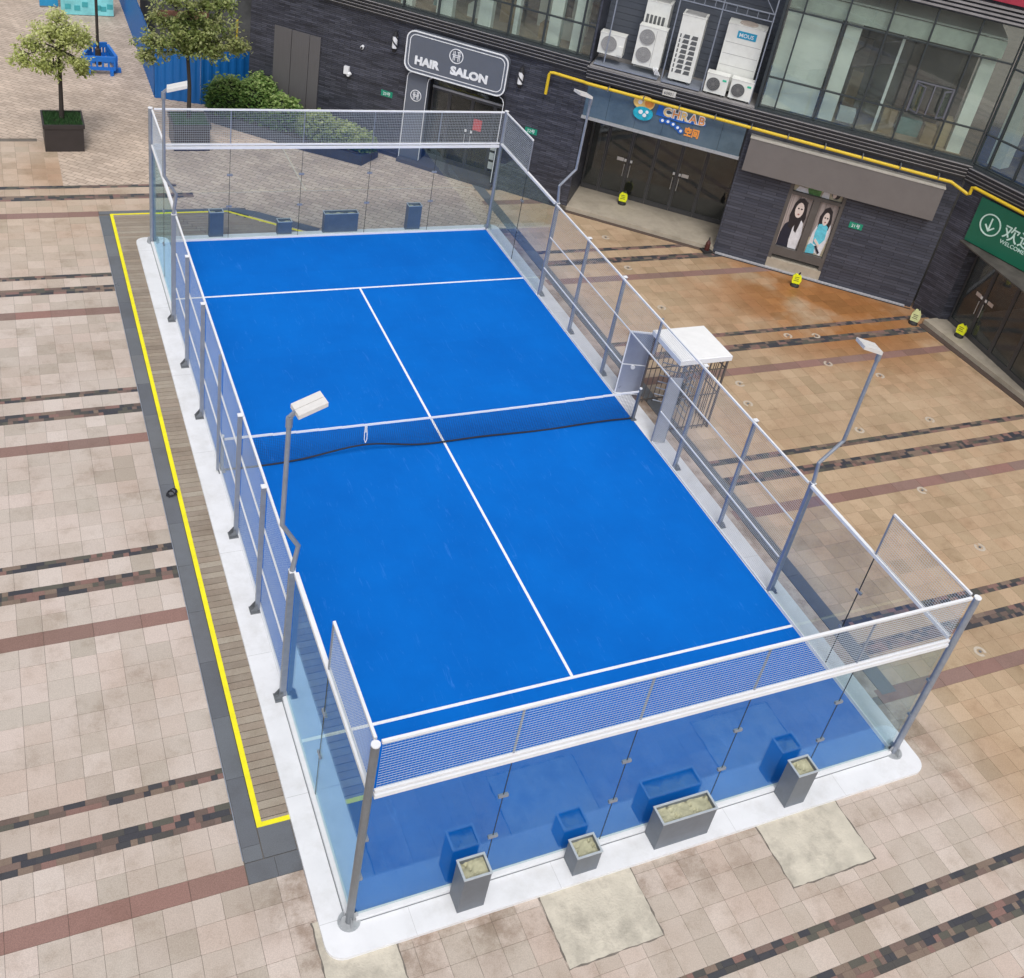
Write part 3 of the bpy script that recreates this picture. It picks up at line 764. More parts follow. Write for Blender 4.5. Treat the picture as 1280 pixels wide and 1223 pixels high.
# ------------------------------------------------------------------ planter boxes along both ends
PB = mat('blue_grey_planter', (.17, .19, .22), .5, .25, .10, 5, dirt=.2); PR = mat('pale_planter_rim', (.52, .56, .60), .4, .3, .05, 8)
SOIL = mat('pale_dry_sand', (.46, .45, .31), .9, 0, .2, 12, .8, 30, dirt=.35, ds=6, dirtcol=(.2, .19, .12))
for ys, spec in ((-1, [(-3.55, -3.13, .82, 'tall square planter box at the near end, nearest the left corner post'), (-1.66, -1.24, .45, 'low square planter box at the near end, beside the long one'), (-.20, .80, .66, 'long rectangular planter box with cracked pale sand at the near end'), (2.36, 2.76, .84, 'tall square planter box at the near end, nearest the right corner')]),
                 (1, [(-3.50, -3.12, .82, 'tall square planter box beyond the far glass, next to the left corner'), (-1.56, -1.16, .45, 'lowest planter box beyond the far glass, near the slanted yellow line'), (-.20, .82, .66, 'long planter box beyond the far glass'), (2.38, 2.80, .84, 'tall narrow planter box beyond the far glass, nearest the salon doors')])):
    for x0, x1, h, lb in spec:
        y0, y1 = (-10.43, -10.11) if ys < 0 else (10.11, 10.35)
        t = thing('planter_box', lb, 'planter', ((x0 + x1) / 2, (y0 + y1) / 2, 0), 'grey planter boxes at the court ends')
        b = MB(); w = .014
        b.box(x0, x1, y0, y0 + w, .001, h).box(x0, x1, y1 - w, y1, .001, h).box(x0, x0 + w, y0 + w, y1 - w, .001, h).box(x1 - w, x1, y0 + w, y1 - w, .001, h).build('box', PB, t)
        r = MB(); e = .012
        r.box(x0 - e, x1 + e, y0 - e, y0 + w + .006, h, h + .014).box(x0 - e, x1 + e, y1 - w - .006, y1 + e, h, h + .014).box(x0 - e, x0 + w + .006, y0 + w + .006, y1 - w - .006, h, h + .014).box(x1 - w - .006, x1 + e, y0 + w + .006, y1 - w - .006, h, h + .014).build('rim', PR, t)
        s_ = MB(); nx, ny = max(4, int((x1 - x0) / .04)), 7; G = {}
        for i in range(nx + 1):
            for j in range(ny + 1):
                u, v = x0 + w + (x1 - x0 - 2 * w) * i / nx, y0 + w + (y1 - y0 - 2 * w) * j / ny
                cr = .03 if (abs(math.sin(u * 9 + v * 5)) < .12) else 0
                G[i, j] = (u, v, h - .07 + .018 * math.sin(u * 17) * math.cos(v * 21) + rnd.uniform(-.006, .006) - cr)
        for i in range(nx):
            for j in range(ny): s_.q([G[i, j], G[i + 1, j], G[i + 1, j + 1], G[i, j + 1]])
        s_.build('sand', SOIL, t)

# ------------------------------------------------------------------ turnstile cage with white roof
ts = thing('turnstile', 'full height cage turnstile with a white roof outside the right mesh', 'turnstile', (6.2, .05, GZ))
X_0, X_1, Y_0, Y_1 = 5.5, 6.86, -.58, .68; BR = mat('brown_grey_bar', (.16, .14, .13), .45, .4, .1, 8)
rf = MB().box(X_0 - .06, X_1 + .06, Y_0 - .06, Y_1 + .06, 2.0, 2.13).build('roof', WHITEP, ts)
MB().box(X_0 - .03, X_1 + .03, Y_0 - .03, Y_1 + .03, 2.13, 2.15).build('roof_cap', mat('roof_white', (.82, .82, .82), .5, 0, .04, 4, dirt=.2, dirtcol=(.5, .5, .48)), rf)
for x, y in ((X_0, Y_0), (X_1, Y_0), (X_0, Y_1), (X_1, Y_1)): MB().box(x - .022, x + .022, y - .022, y + .022, GZ + .003, 2.0).build('frame_post', BR, ts)
def bars(p, q, n, z0, z1):
    for i in range(1, n):
        f = i / n; x = p[0] + (q[0] - p[0]) * f; y = p[1] + (q[1] - p[1]) * f
        MB().tube([(x, y, z0), (x, y, z1)], .011, 6).build('bar', BR, ts)
bars((X_1, Y_0), (X_1, Y_1), 9, GZ + .01, 2.0); bars((X_0, Y_0), (X_1, Y_0), 9, GZ + .01, 2.0); bars((X_0, Y_1), (X_1, Y_1), 9, GZ + .01, 2.0)
for z in (.04, 1.0, 1.75):
    MB().bar((X_0, Y_0, z), (X_1, Y_0, z), .02, .03).bar((X_1, Y_0, z), (X_1, Y_1, z), .02, .03).bar((X_0, Y_1, z), (X_1, Y_1, z), .02, .03).build('rail', BR, ts)
rt = MB().tube([((X_0 + X_1) / 2, .05, GZ + .01), ((X_0 + X_1) / 2, .05, 2.0)], .05, 12).build('rotor_column', GALV, ts)
for k in range(3):
    a = math.radians(25 + 120 * k); ar = MB()
    for i in range(9):
        z = .25 + i * .19; cx, cy = (X_0 + X_1) / 2, .05
        ar.tube([(cx, cy, z), (cx + .56 * math.cos(a), cy + .56 * math.sin(a), z)], .016, 6)
    ar.build('rotor_arm', GALV, rt)
MB().box(X_0 + .1, X_0 + .35, Y_0 + .03, Y_0 + .16, .75, 1.35).build('reader_box', DARKMET, ts)

# ================================================================== SHOP BUILDING
FL = Frame((-.547, 19.507), to=(8.3, 11.4)); FU = Frame((17.5, 3.8), to=(18.4, 0)); FG = Frame((18.03, 2.75), to=(17.59, -.99))
bld = thing('shop_building', 'dark slate building with shop fronts below and a glazed upper floor', 'building', (8.26, 11.4, GZ))
BLK = mat('black_trim', (.022, .022, .026), .5, .1, .2, 5)
SLAT = mat('cornice_slat', (.34, .33, .34), .45, .3, .15, 3, dirt=.3)
MULL = mat('window_mullion', (.055, .065, .07), .4, .4, .1, 6)
LEDGE = mat('ledge_concrete', (.26, .25, .25), .8, 0, .15, 3, dirt=.4)
DOORF = mat('door_frame_grey', (.085, .085, .09), .4, .4, .1, 6)
STEEL = mat('brushed_plate', (.62, .62, .63), .3, .6, .05, 20)
INTW = mat('interior_plaster', (.64, .66, .62), .8, 0, .15, 1); INTF = mat('interior_floor', (.30, .24, .18), .7, 0, .25, 2)
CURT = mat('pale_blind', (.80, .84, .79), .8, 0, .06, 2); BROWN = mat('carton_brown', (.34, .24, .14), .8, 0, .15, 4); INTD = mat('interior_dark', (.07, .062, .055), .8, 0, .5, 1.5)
def wall(F, a, b, z0, z1, m=SLATE, d0=-.3, d1=0., name='wall'): return MB(F).box(a, b, d0, d1, z0, z1).build(name, m, bld, F(a, 0, z0))
# lower walls
wall(FL, 0, 5.96, GZ, 4.75); wall(FL, 9.48, 12.0, GZ, 4.75); wall(FL, 5.96, 9.48, 3.2, 4.75)
wall(FA, -.02, .22, GZ, 4.6); wall(FA, 5.33, 7.09, GZ, 4.6, SLATE2); wall(FA, 8.87, 11.9, GZ, 4.6, SLATE2); wall(FA, 7.09, 8.87, 3.15, 4.6, SLATE2)
wall(FU, .0, .98, GZ, 4.5); wall(FU, .98, 5.5, 2.75, 4.5, BLK, -.3, -.02)
MB().prism([(17.73, 2.85), (18.05, 2.75), (18.4, 2.9), (18.1, 3.1)], GZ, 2.75).build('wall', SLATE, bld)
# shutter-like panel left of the salon
pn = mat('grey_brown_panel', (.115, .11, .115), .55, .1, .10, 3, stretch=(30, 30, .5))
for a, b in ((.95, 1.60), (1.62, 2.28), (2.30, 2.70)):
    MB(FL).box(a, b, 0, .035, .45, 3.38).build('shutter_panel', pn, bld)
# entrance recess under the fascia
MB(FA).box(.20, .22, -1.95, -.3, .0, 3.3).build('wall', SLATE, bld); MB(FA).box(5.33, 5.36, -1.95, -.3, 0, 3.3).build('wall', SLATE, bld)
SOFF = mat('recess_soffit', (.05, .05, .055), .7)
MB(FA).box(.22, 5.33, -1.95, -.02, 3.26, 3.32).build('soffit', SOFF, bld)
PLAT = mat('tan_platform_stone', (.40, .35, .28), .65, 0, .12, 3, .3, 40, dirt=.45, ds=1.2, dirtcol=(.20, .18, .13)); DKS = mat('dark_brown_edge_stone', (.085, .06, .05), .55, 0, .15, 8)
pf = MB(FA).prism([(.0, 0), (5.33, 0), (5.33, -2.2), (.22, -2.2)], GZ, .10).build('entrance_platform', PLAT, bld)
MB(FA).box(-.02, 5.33, .003, .16, GZ, GZ + .02).build('edge_stone', DKS, bld)
def door(F, s0, s1, z0, z1, d, side=None, handle=True, plate=None):
    f = MB(F); w = .055
    f.box(s0, s0 + w, d - .03, d + .03, z0, z1).box(s1 - w, s1, d - .03, d + .03, z0, z1).box(s0 + w, s1 - w, d - .03, d + .03, z1 - .08, z1).box(s0 + w, s1 - w, d - .03, d + .03, z0, z0 + .16)
    fr = f.build('door', DOORF, bld, F((s0 + s1) / 2, d, z0))
    MB(F).box(s0 + w, s1 - w, d - .006, d + .006, z0 + .16, z1 - .08).build('pane', DGLASS, fr)
    if side:
        x = s1 - .10 if side > 0 else s0 + .10; k = MB(F)
        k.box(x - .035, x + .035, d + .03, d + .045, z0 + 1.33, z0 + 1.42)
        k.build('lock_plate', mat('white_lock', (.8, .8, .8), .4), fr)
        MB(F).tube([(x, d + .07, z0 + .8), (x, d + .07, z0 + 1.25)], .012, 6).build('handle', STEEL, fr)
        if plate: MB(F).box(x - side * .18 - .12, x - side * .18 + .12, d + .0062, d + .010, z0 + 1.31, z0 + 1.43).build('push_sign', STEEL, fr)
sd_ = [.24, .86, 1.70, 2.55, 3.42, 4.28, 5.33]; sidd = [0, 1, -1, 1, -1, 0]
for a, b, sdd, pl in zip(sd_, sd_[1:], sidd, [0, 1, 0, 0, 1, 0]): door(FA, a + .004, b - .004, .10, 2.62, -1.93, sdd, True, pl)
MB(FA).box(.22, 5.33, -1.97, -1.88, 2.63, 2.72).build('door_header', DOORF, bld)
MB(FA).box(.22, 5.33, -1.945, -1.93, 2.72, 3.26).build('transom', DGLASS, bld)
# dim shop interior behind the doors
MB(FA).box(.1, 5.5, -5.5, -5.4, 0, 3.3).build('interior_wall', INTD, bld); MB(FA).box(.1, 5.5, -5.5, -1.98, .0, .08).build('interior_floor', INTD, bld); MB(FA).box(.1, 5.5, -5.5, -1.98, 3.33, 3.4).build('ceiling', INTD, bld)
# blue-grey glass fascia
FASC = mat('blue_grey_fascia_glass', (.10, .145, .18), .18, .1, .25, 1.2, dirt=.2, spec=.8)
fs = [.12, .88, 1.82, 2.72, 3.62, 4.55, 5.27]
for a, b in zip(fs, fs[1:]): MB(FA).box(a + .004, b - .004, -.02, .03, 3.34, 4.42).build('fascia_panel', FASC, bld)
MB(FA).box(.10, 5.29, -.02, .09, 3.25, 3.335).build('fascia_sill', mat('pale_sill', (.34, .35, .37), .5), bld)
MB(FA).box(.06, 5.33, -.3, -.03, 3.3, 4.6).build('wall', BLK, bld)
# stepped slat cornice between the floors
def cornice(F, a, b, zb, zt, e0=0, e1=0):
    MB(F).box(a, b, -.25, .05, zb, zt - .02).build('cornice_backing', BLK, bld)
    n = 4; h = (zt - zb) / n
    for i in range(n):
        z = zb + i * h; dd = .12 + .035 * i
        MB(F).box(a - e0 * dd, b + e1 * dd, .05, dd - .012, z + .03, z + h - .03).build('cornice_board', BLK, bld); MB(F).box(a - e0 * dd, b + e1 * dd, .051, dd, z + h - .029, z + h - .006).build('cornice_slat', SLAT, bld)
cornice(FL, -.2, 12.02, 4.66, 5.12, 0, .02); cornice(FA, 0, 11.97, 4.50, 4.98, 0, .33); cornice(FU, 0, 6, 4.42, 4.92, -.0, 0)
MB(FL).box(-.2, 12.0, -.3, .20, 5.122, 5.16).build('window_sill', MULL, bld); MB(FA).box(5.32, 11.95, -.3, .18, 4.985, 5.05).build('window_sill', MULL, bld); MB(FU).box(.02, 6, -.3, .18, 4.925, 5.0).build('window_sill', MULL, bld)
# glazed upper floor: each bay a window with its pane
def bay(F, a, b, zs, d=0., nm='window', pm=WGLASS, mw=.05):
    f = MB(F)
    f.box(a, a + mw / 2, d - .06, d + .06, zs[0], zs[-1]).box(b - mw / 2, b, d - .06, d + .06, zs[0], zs[-1])
    for z in zs: f.box(a + mw / 2, b - mw / 2, d - .045, d + .045, z - .022, z + .022)
    fr = f.build(nm, MULL, bld, F((a + b) / 2, d, zs[0]))
    for z0, z1 in zip(zs, zs[1:]): MB(F).box(a + mw / 2, b - mw / 2, d - .007, d + .007, z0 + .022, z1 - .022).build('pane', pm, fr)
    return fr
zl = [5.18, 6.13, 8.05, 9.05]
xs = [0, .75, 1.95, 3.15, 4.35, 5.55, 6.76, 7.96, 9.17, 10.34, 11.52, 11.96]
for a, b in zip(xs, xs[1:]): bay(FL, a, b, zl)
xr = [5.42, 5.90, 7.12, 8.32, 9.50, 10.74, 11.93]
for a, b in zip(xr, xr[1:]): bay(FA, a, b, [5.07, 6.01, 8.03, 9.05])
xu = [.0, .50, 1.36, 2.4, 3.5, 4.6, 5.7]
for a, b in zip(xu, xu[1:]): bay(FU, a + (.03 if a == 0 else 0), b, [5.02, 5.96, 7.93, 9.0])
# open sash in the upper window
MB(FA).box(9.60, 10.68, -.9, -.8, 5.9, 7.9).build('black_panel', BLK, bld)  # black panel added behind the sash, unlit room put into its colour
for s0, s1, dd in ((9.62, 9.98, .0), (10.30, 10.66, .0)):
    Fo = Frame(tuple(FA(9.62 if s0 < 10 else 10.66, .05, 0).xy), to=tuple(FA(9.86 if s0 < 10 else 10.42, .32, 0).xy)); Fo.n = Fo.n
    m_ = MB(Fo); m_.box(0, .04, -.015, .015, 6.10, 6.92).box(.34, .38, -.015, .015, 6.10, 6.92).box(.04, .34, -.015, .015, 6.88, 6.92).box(.04, .34, -.015, .015, 6.10, 6.14)
    q_ = m_.build('open_sash', mat('sash_grey', (.17, .175, .21), .4, .3), bld); MB(Fo).box(.04, .34, -.004, .004, 6.14, 6.88).build('pane', WGLASS, q_)
MB(FA).box(9.58, 9.62, .05, .07, 6.05, 6.98).box(10.66, 10.70, .05, .07, 6.05, 6.98).box(9.62, 10.66, .05, .07, 6.94, 6.98).box(10.12, 10.16, .05, .07, 6.05, 6.94).build('sash_frame', mat('sash_grey', (.3, .31, .36)), bld)
# rooms behind the glass
def room(F, a, b, dep=4.2):
    MB(F).box(a, b, -dep, -.07, 4.98, 5.05).build('interior_floor', INTF, bld); MB(F).box(a, b, -dep - .1, -dep, 5.05, 9.0).build('interior_wall', INTD, bld)
    MB(F).box(a, b, -dep, -.35, 8.55, 8.6).build('ceiling', INTW, bld)
inbox_ = lambda F, a, b, d0, d1, z0, z1, m, nm: MB(F).box(a, b, d0, d1, z0, z1).build(nm, m, bld)
for k, (a, b) in enumerate(((7.2, 7.9), (9.4, 10.2), (10.5, 11.1), (5.7, 6.3))): inbox_(FL, a, b, -2.2 - .2 * k, -2.1 - .2 * k, 5.05, 6.6 + .3 * k, INTW, 'partition')
for k, (a, b) in enumerate(((7.7, 8.25), (9.1, 9.45), (10.0, 10.9))): inbox_(FA, a, b, -2.6, -2.5, 5.05, 7.2 + .2 * k, mat('brown_partition', (.13, .10, .08), .7), 'partition')
room(FL, 0, 11.9); room(FA, 5.45, 11.6, 3.9); 
def inbox(F, a, b, d0, d1, z0, z1, m, nm): return MB(F).box(a, b, d0, d1, z0, z1).build(nm, m, bld)
inbox(FA, 5.47, 7.05, -.32, -.28, 5.05, 8.5, CURT, 'blind'); inbox(FA, 7.22, 7.66, -.7, -.35, 5.05, 8.5, CURT, 'column')
inbox(FA, 8.86, 8.94, -.5, -.42, 5.05, 8.0, mat('white_pole', (.8, .82, .82), .5), 'pipe'); inbox(FA, 11.15, 11.55, -.8, -.4, 5.05, 8.5, CURT, 'column')
inbox(FA, 5.47, 11.6, -.30, -.20, 8.06, 8.54, mat('upper_blind', (.46, .50, .45), .7, 0, .25, 1.2), 'blind')
for a, b, d0, d1, h, m_ in ((7.8, 8.3, -1.1, -.6, .35, INTW), (9.05, 9.45, -.9, -.5, .75, BROWN), (9.6, 10.3, -1.5, -.9, .5, mat('teal_sheet', (.12, .26, .27), .5, 0, .2, 3)), (10.35, 10.7, -.9, -.5, .55, BROWN), (10.78, 11.1, -1.1, -.6, .85, mat('plywood', (.44, .34, .20), .7, 0, .1, 4)), (7.9, 8.25, -2.5, -2.1, 1.2, BROWN)):
    inbox(FA, a, b, d0, d1, 5.05, 5.05 + h, m_, 'carton')
for a, b in ((6.55, 7.1), (8.0, 8.45), (10.36, 10.75), (11.15, 11.5), (5.3, 5.7), (9.2, 9.35)): inbox(FL, a, b, -.6, -.3, 5.05, 8.5, CURT, 'column')
for a, b, d, h, m_ in ((7.3, 7.8, -1.2, .4, INTW), (8.3, 8.9, -1.6, .7, BROWN), (6.0, 6.5, -1.4, .5, mat('teal_sheet', (.12, .26, .27))), (10.5, 11.1, -1.5, .6, INTW), (9.9, 10.2, -.9, .5, BROWN)):
    inbox(FL, a, b, d - .5, d, 5.05, 5.05 + h, m_, 'carton')
inbox(FU, .15, .6, -1.0, -.5, 5.02, 8.5, CURT, 'column'); MB(FU).box(0.1, 6, -3.6, -.07, 4.94, 5.0).build('interior_floor', INTF, bld); MB(FU).box(0.1, 6, -3.7, -3.6, 5.0, 9).build('interior_wall', INTW, bld)
# upper cornice, wall above and roof
for F, a, b in ((FL, 0, 12.0), (FA, 0, 11.97), (FU, 0, 6)):
    MB(F).box(a, b, -.4, .06, 9.06, 12.0).build('parapet_wall', SLATE2 if F is not FU else BLK, bld)
    if F is not FL:
        for i in range(4): MB(F).box(a + (5.4 if F is FA else 0), b + (.15 if F is FA else 0), .061, .16 + .02 * i, 9.10 + i * .12, 9.16 + i * .12).build('cornice_slat', SLAT, bld)
MB().prism([tuple(FL(0, -.4, 0).xy), tuple(FL(12, -.4, 0).xy), tuple(FA(11.9, -.4, 0).xy), tuple(FU(6, -.4, 0).xy), (34, -2), (34, 34), (6, 34)], 11.5, 11.9).build('roof', LEDGE, bld)
MB().prism([tuple(FL(0, -.31, 0).xy), (6, 34), (6.3, 34), tuple(FL(.3, -.31, 0).xy)], GZ, 11.5).build('side_wall', SLATE2, bld)
MB(FL).box(.31, 12.2, -.45, -.31, GZ, 3.0).build('interior_wall', INTD, bld) if False else None
# plant ledge for the air conditioners
MB(FA).box(.06, 5.31, -1.3, .20, 4.985, 5.03).build('plant_ledge', LEDGE, bld)
for k in range(21):
    MB(FA).box(.06, 5.31, -1.33 - .008 * 0, -1.30 + .02, 5.04 + k * .2, 5.04 + k * .2 + .19).build('siding_board', mat('grey_siding', (.115, .13, .16), .6, .1, .08, 2, stretch=(1, 1, 8)), bld)
MB(FA).box(.06, 5.31, -1.40, -1.335, 5.03, 9.2).build('siding_backing', BLK, bld)
MB(FA).box(.0, .06, -1.4, .12, 5.03, 9.05).build('recess_cheek', SLATE2, bld); MB(FA).box(5.31, 5.40, -1.4, .12, 5.03, 9.05).build('recess_cheek', MULL, bld)
for s_, zt in ((.45, 9.0), (2.32, 9.0), (3.60, 9.0), (5.12, 9.0)): MB(FA).bar((s_, .02, 5.04), (s_, .02, zt), .035).build('rack_upright', GALV, bld)
tr_ = MB(FA).bar((2.3, .03, 7.58), (5.14, .03, 7.58), .03).bar((2.3, .03, 7.80), (5.14, .03, 7.80), .03)
for k in range(9): tr_.bar((2.4 + k * .32, .03, 7.58), (2.4 + k * .32, .03, 7.80), .018)
tr_.bar((4.6, .03, 8.4), (5.1, .03, 7.8), .02); tr_.build('rack_truss', GALV, bld)
MB(FA).box(.15, 2.2, -.55, .14, 5.07, 5.12).build('unit_tray', GALV, bld); MB(FA).box(2.35, 3.55, -.75, .16, 5.07, 5.12).build('unit_tray', GALV, bld)

# salon front
SALG = mat('salon_grey_panel', (.115, .13, .165), .4, 0, .04, 3); WHL = mat('white_outline', (.78, .80, .84), .5)
MB(FL).box(5.98, 6.68, -.28, .02, .08, 3.12).build('pilaster', SALG, bld)
MB(FL).box(5.98, 9.48, -.9, .25, GZ, .07).build('threshold', mat('salon_step', (.09, .09, .10), .6, 0, .1, 5), bld)
MB(FL).box(9.38, 9.48, -.6, 0, .07, 3.2).build('jamb', BLK, bld); MB(FL).box(6.68, 9.4, -.6, -.02, 3.1, 3.2).build('jamb', BLK, bld); MB(FL).box(6.66, 6.68, -.6, -.281, .07, 3.12).build('jamb', BLK, bld)
ol = MB(FL); r = .014
ol.tube([(5.97, .035, .05), (5.97, .035, 2.95), (6.0, .035, 3.06), (6.1, .035, 3.12)], r, 6).tube([(6.71, .035, .12), (6.71, .035, 2.9), (6.74, .035, 3.05), (6.85, .035, 3.12)], r, 6).tube([(9.25, .035, 3.15), (9.36, .035, 3.08), (9.42, .035, 2.95), (9.42, .035, .12)], r, 6)
ol.build('outline_trim', WHL, bld)
for a, b, sdd in ((6.72, 7.35, 0), (7.35, 8.18, 1), (8.18, 9.0, -1), (9.0, 9.37, 0)): door(FL, a + .003, b - .003, .07, 2.62, -.55, sdd)
MB(FL).box(6.70, 9.38, -.58, -.50, 2.63, 2.70).build('door_header', mat('pale_header', (.45, .46, .48), .5), bld); MB(FL).box(6.70, 9.38, -.56, -.548, 2.70, 3.1).build('transom', DGLASS, bld)
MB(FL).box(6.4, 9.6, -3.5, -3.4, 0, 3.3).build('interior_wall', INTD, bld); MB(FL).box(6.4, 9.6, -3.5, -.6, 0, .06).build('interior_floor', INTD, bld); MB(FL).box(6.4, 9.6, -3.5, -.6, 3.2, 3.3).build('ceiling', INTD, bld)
MB(FL).box(8.32, 8.62, -.51, -.505, 1.55, 1.95).build('red_notice', mat('red_paper', (.55, .06, .05), .7), bld)
for i in range(3): MB(FL).box(9.06, 9.32, -.515, -.505, .35 + i * .34, .60 + i * .34).build('white_notice', mat('white_paper', (.6, .62, .62), .7), bld)

def emblem(F, a, z, d, R, m, parent):
    mb = MB(F); n = 28
    o_ = [(a + R * math.cos(2 * math.pi * k / n), z + R * math.sin(2 * math.pi * k / n)) for k in range(n)]; i_ = [(a + R * .88 * math.cos(2 * math.pi * k / n), z + R * .88 * math.sin(2 * math.pi * k / n)) for k in range(n)]
    mb.ring(o_, i_, d, d + .015); w = R * .09
    for x in (-.42, .26): mb.box(a + x * R - w / 2, a + x * R + w / 2, d, d + .012, z - .66 * R, z + .60 * R)
    for x in (-.22, .46): mb.box(a + x * R - w / 2, a + x * R + w / 2, d, d + .012, z - .60 * R, z + .66 * R)
    for zz, x0, x1 in ((.12, -.60, .60), (-.12, -.42, .46), (.60, .10, .46)): mb.box(a + x0 * R, a + x1 * R, d + .001, d + .013, z + zz * R - w / 2, z + zz * R + w / 2)
    return mb.build('emblem', m, parent)
t = thing('salon_sign', 'grey rounded sign reading HAIR SALON above the salon doors', 'shop sign', FL(7.65, .1, 3.2))
MB(FL).plate(roundrect(5.86, 9.44, 3.19, 4.58, .30), .0, .20).build('board', SALG, t)
rr = MB(FL); rr.ring(roundrect(5.86, 9.44, 3.19, 4.58, .30), roundrect(5.90, 9.40, 3.23, 4.54, .27), .20, .225); rr.ring(roundrect(5.98, 9.32, 3.31, 4.46, .22), roundrect(6.005, 9.295, 3.335, 4.435, .20), .20, .212); rr.build('white_border', WHL, t)
text('HAIR', FL, 6.22, 3.50, .205, .36, WHL, t, bold=.020, sx=1.05); text('SALON', FL, 7.50, 3.50, .205, .36, WHL, t, bold=.020, sx=1.13)
emblem(FL, 7.64, 4.11, .205, .245, WHL, t)
t = thing('emblem_plate', 'white round H emblem on the grey pilaster beside the salon door', 'emblem', FL(6.33, .03, 2.1)); emblem(FL, 6.34, 2.36, .025, .20, WHL, t)
for s_, lb in ((5.42, 'striped barber pole on the wall left of the salon sign'), (9.87, 'striped barber pole on the wall right of the salon sign')):
    t = thing('barber_pole', lb, 'barber pole', FL(s_, .05, 3.65), 'barber poles beside the salon sign')
    MB(FL).tube([(s_, .12, 3.78), (s_, .12, 4.18)], .085, 14).build('glass_tube', mat('barber_white', (.78, .79, .82), .3), t)
    sp_ = MB(FL)
    for k in range(14):
        a0 = k * .30; z = 3.80 + k * .026
        for off in (0, math.pi):
            P_ = lambda aa, zz: (s_ + .088 * math.cos(aa), .12 + .088 * math.sin(aa), zz)
            sp_.q([P_(a0 + off, z), P_(a0 + off + .32, z + .026), P_(a0 + off + .32, z + .10), P_(a0 + off, z + .075)])
    sp_.build('black_stripe', BLK, t)
    for z0, z1 in ((3.66, 3.78), (4.18, 4.34)): MB(FL).tube([(s_, .12, z0), (s_, .12, z1)], [.05 if z0 < 4 else .095, .095 if z0 < 4 else .05], 14).build('end_cap', BLK, t)
    MB(FL).box(s_ - .02, s_ + .02, .0, .09, 3.72, 3.76).build('bracket', BLK, t)
GRN = mat('green_number_plate', (.01, .24, .15), .4)
for F, s_, z, tx, lb in ((FL, 5.28, 2.12, '23号', 'small green number plate on the dark wall left of the salon'), (FL, 10.50, 2.30, '22号', 'small green number plate on the wall between salon and glass doors'), (FA, 9.40, 2.13, '21号', 'small green number plate right of the portrait posters')):
    t = thing('number_plate', lb, 'number plate', F(s_, .01, z), 'green house number plates'); MB(F).box(s_ - .21, s_ + .21, .002, .014, z - .10, z + .10).build('plate', GRN, t)
    text(tx, F, s_, z - .05, .016, .14, WHL, t, align='CENTER', ext=.002)
t = thing('wall_camera', 'white dome camera on the dark wall above the bushes', 'security camera', FL(3.75, .1, 2.5)); MB(FL).box(3.66, 3.84, 0, .10, 2.42, 2.68).build('housing', WHITEP, t); MB(FL).tube([(3.88, .06, 2.46), (3.88, .2, 2.44)], [.07, .05], 12).build('dome', WHITEP, t)
t = thing('wall_lamp', 'tiny white wall fitting up between camera and barber pole', 'wall lamp', FL(4.25, .05, 3.5)); MB(FL).tube([(4.25, 0, 3.5), (4.25, .10, 3.47)], [.05, .065], 12).build('fitting', WHITEP, t); MB(FL).tube([(4.25, .10, 3.47), (4.25, .13, 3.465)], .035, 10).build('lens', BLK, t)

# yellow gas pipe
YP = mat('yellow_pipe_paint', (.66, .46, .02), .45, 0, .12, 4, dirt=.35, ds=4, dirtcol=(.30, .18, .05))
t = thing('gas_pipe', 'long yellow gas pipe running under the cornice', 'pipe', FL(10.83, .2, 3.7))
MB(FL).tube([(10.80, .2, 3.72), (10.80, .2, 4.36), (10.84, .2, 4.44), (10.95, .2, 4.46), (11.93, .2, 4.44)], .05, 10).build('pipe_run', YP, t)
pts = [FL(11.93, .2, 4.44), FA(.1, .22, 4.44), FA(11.55, .22, 4.36), FU(.36, .28, 4.20), FU(.42, .28, 4.24), FU(.42, .28, 4.44), FU(.5, .28, 4.47), FU(5.5, .28, 4.40)]
MB().tube([tuple(p) for p in pts], .05, 10).build('pipe_run', YP, t)
for k in range(10):
    s_ = .8 + k * 1.15; MB(FA).box(s_ - .015, s_ + .015, .0, .29, 4.36, 4.50).build('pipe_bracket', GALVD, t)
t = thing('conduit', 'thin yellow pole standing behind the blue hoarding', 'pole', (-.75, 20.7, GZ)); MB().tube([(-.75, 20.7, GZ), (-.75, 20.7, 2.9)], .035, 8).build('pole', YP, t)

# play centre sign on the fascia
t = thing('play_sign', 'colourful letter sign CHRAB with blue wave on the blue-grey fascia', 'shop sign', FA(2.8, .05, 3.6))
OR = mat('sign_orange', (.78, .30, .06), .5, 0, .12, 9); OY = mat('sign_yellow', (.85, .58, .20), .5, 0, .1, 9); TE = mat('sign_teal', (.02, .36, .50), .4, 0, .3, 8); BL = mat('sign_blue', (.015, .12, .50), .4, 0, .15, 6)
def ell(a, z, ra, rz, n=18, p0=0, p1=360): return [(a + ra * math.cos(math.radians(p0 + (p1 - p0) * k / n)), z + rz * math.sin(math.radians(p0 + (p1 - p0) * k / n))) for k in range(n + (p1 - p0 < 360))]
MB(FA).plate(ell(1.98, 4.25, .34, .22), .04, .10).build('badge_top', OY, t); MB(FA).plate(ell(2.02, 3.92, .32, .22), .04, .115).build('badge_bottom', TE, t)
MB(FA).plate(ell(2.15, 4.28, .14, .13), .10, .12).build('badge_spot', OR, t); MB(FA).plate(ell(1.86, 4.26, .07, .07), .10, .12).build('badge_spot', WHL, t)
for a, z, r_ in ((1.94, 3.96, .07), (2.08, 3.88, .06), (2.14, 4.0, .05)): MB(FA).plate(ell(a, z, r_, r_), .115, .13).build('badge_spot', WHL, t)
MB(FA).plate([(2.42, 3.98), (3.2, 3.93), (4.02, 4.02), (4.0, 4.12), (3.2, 4.05), (2.62, 4.10), (2.60, 4.42), (2.46, 4.42)], .035, .06).build('wave_backing', BL, t)
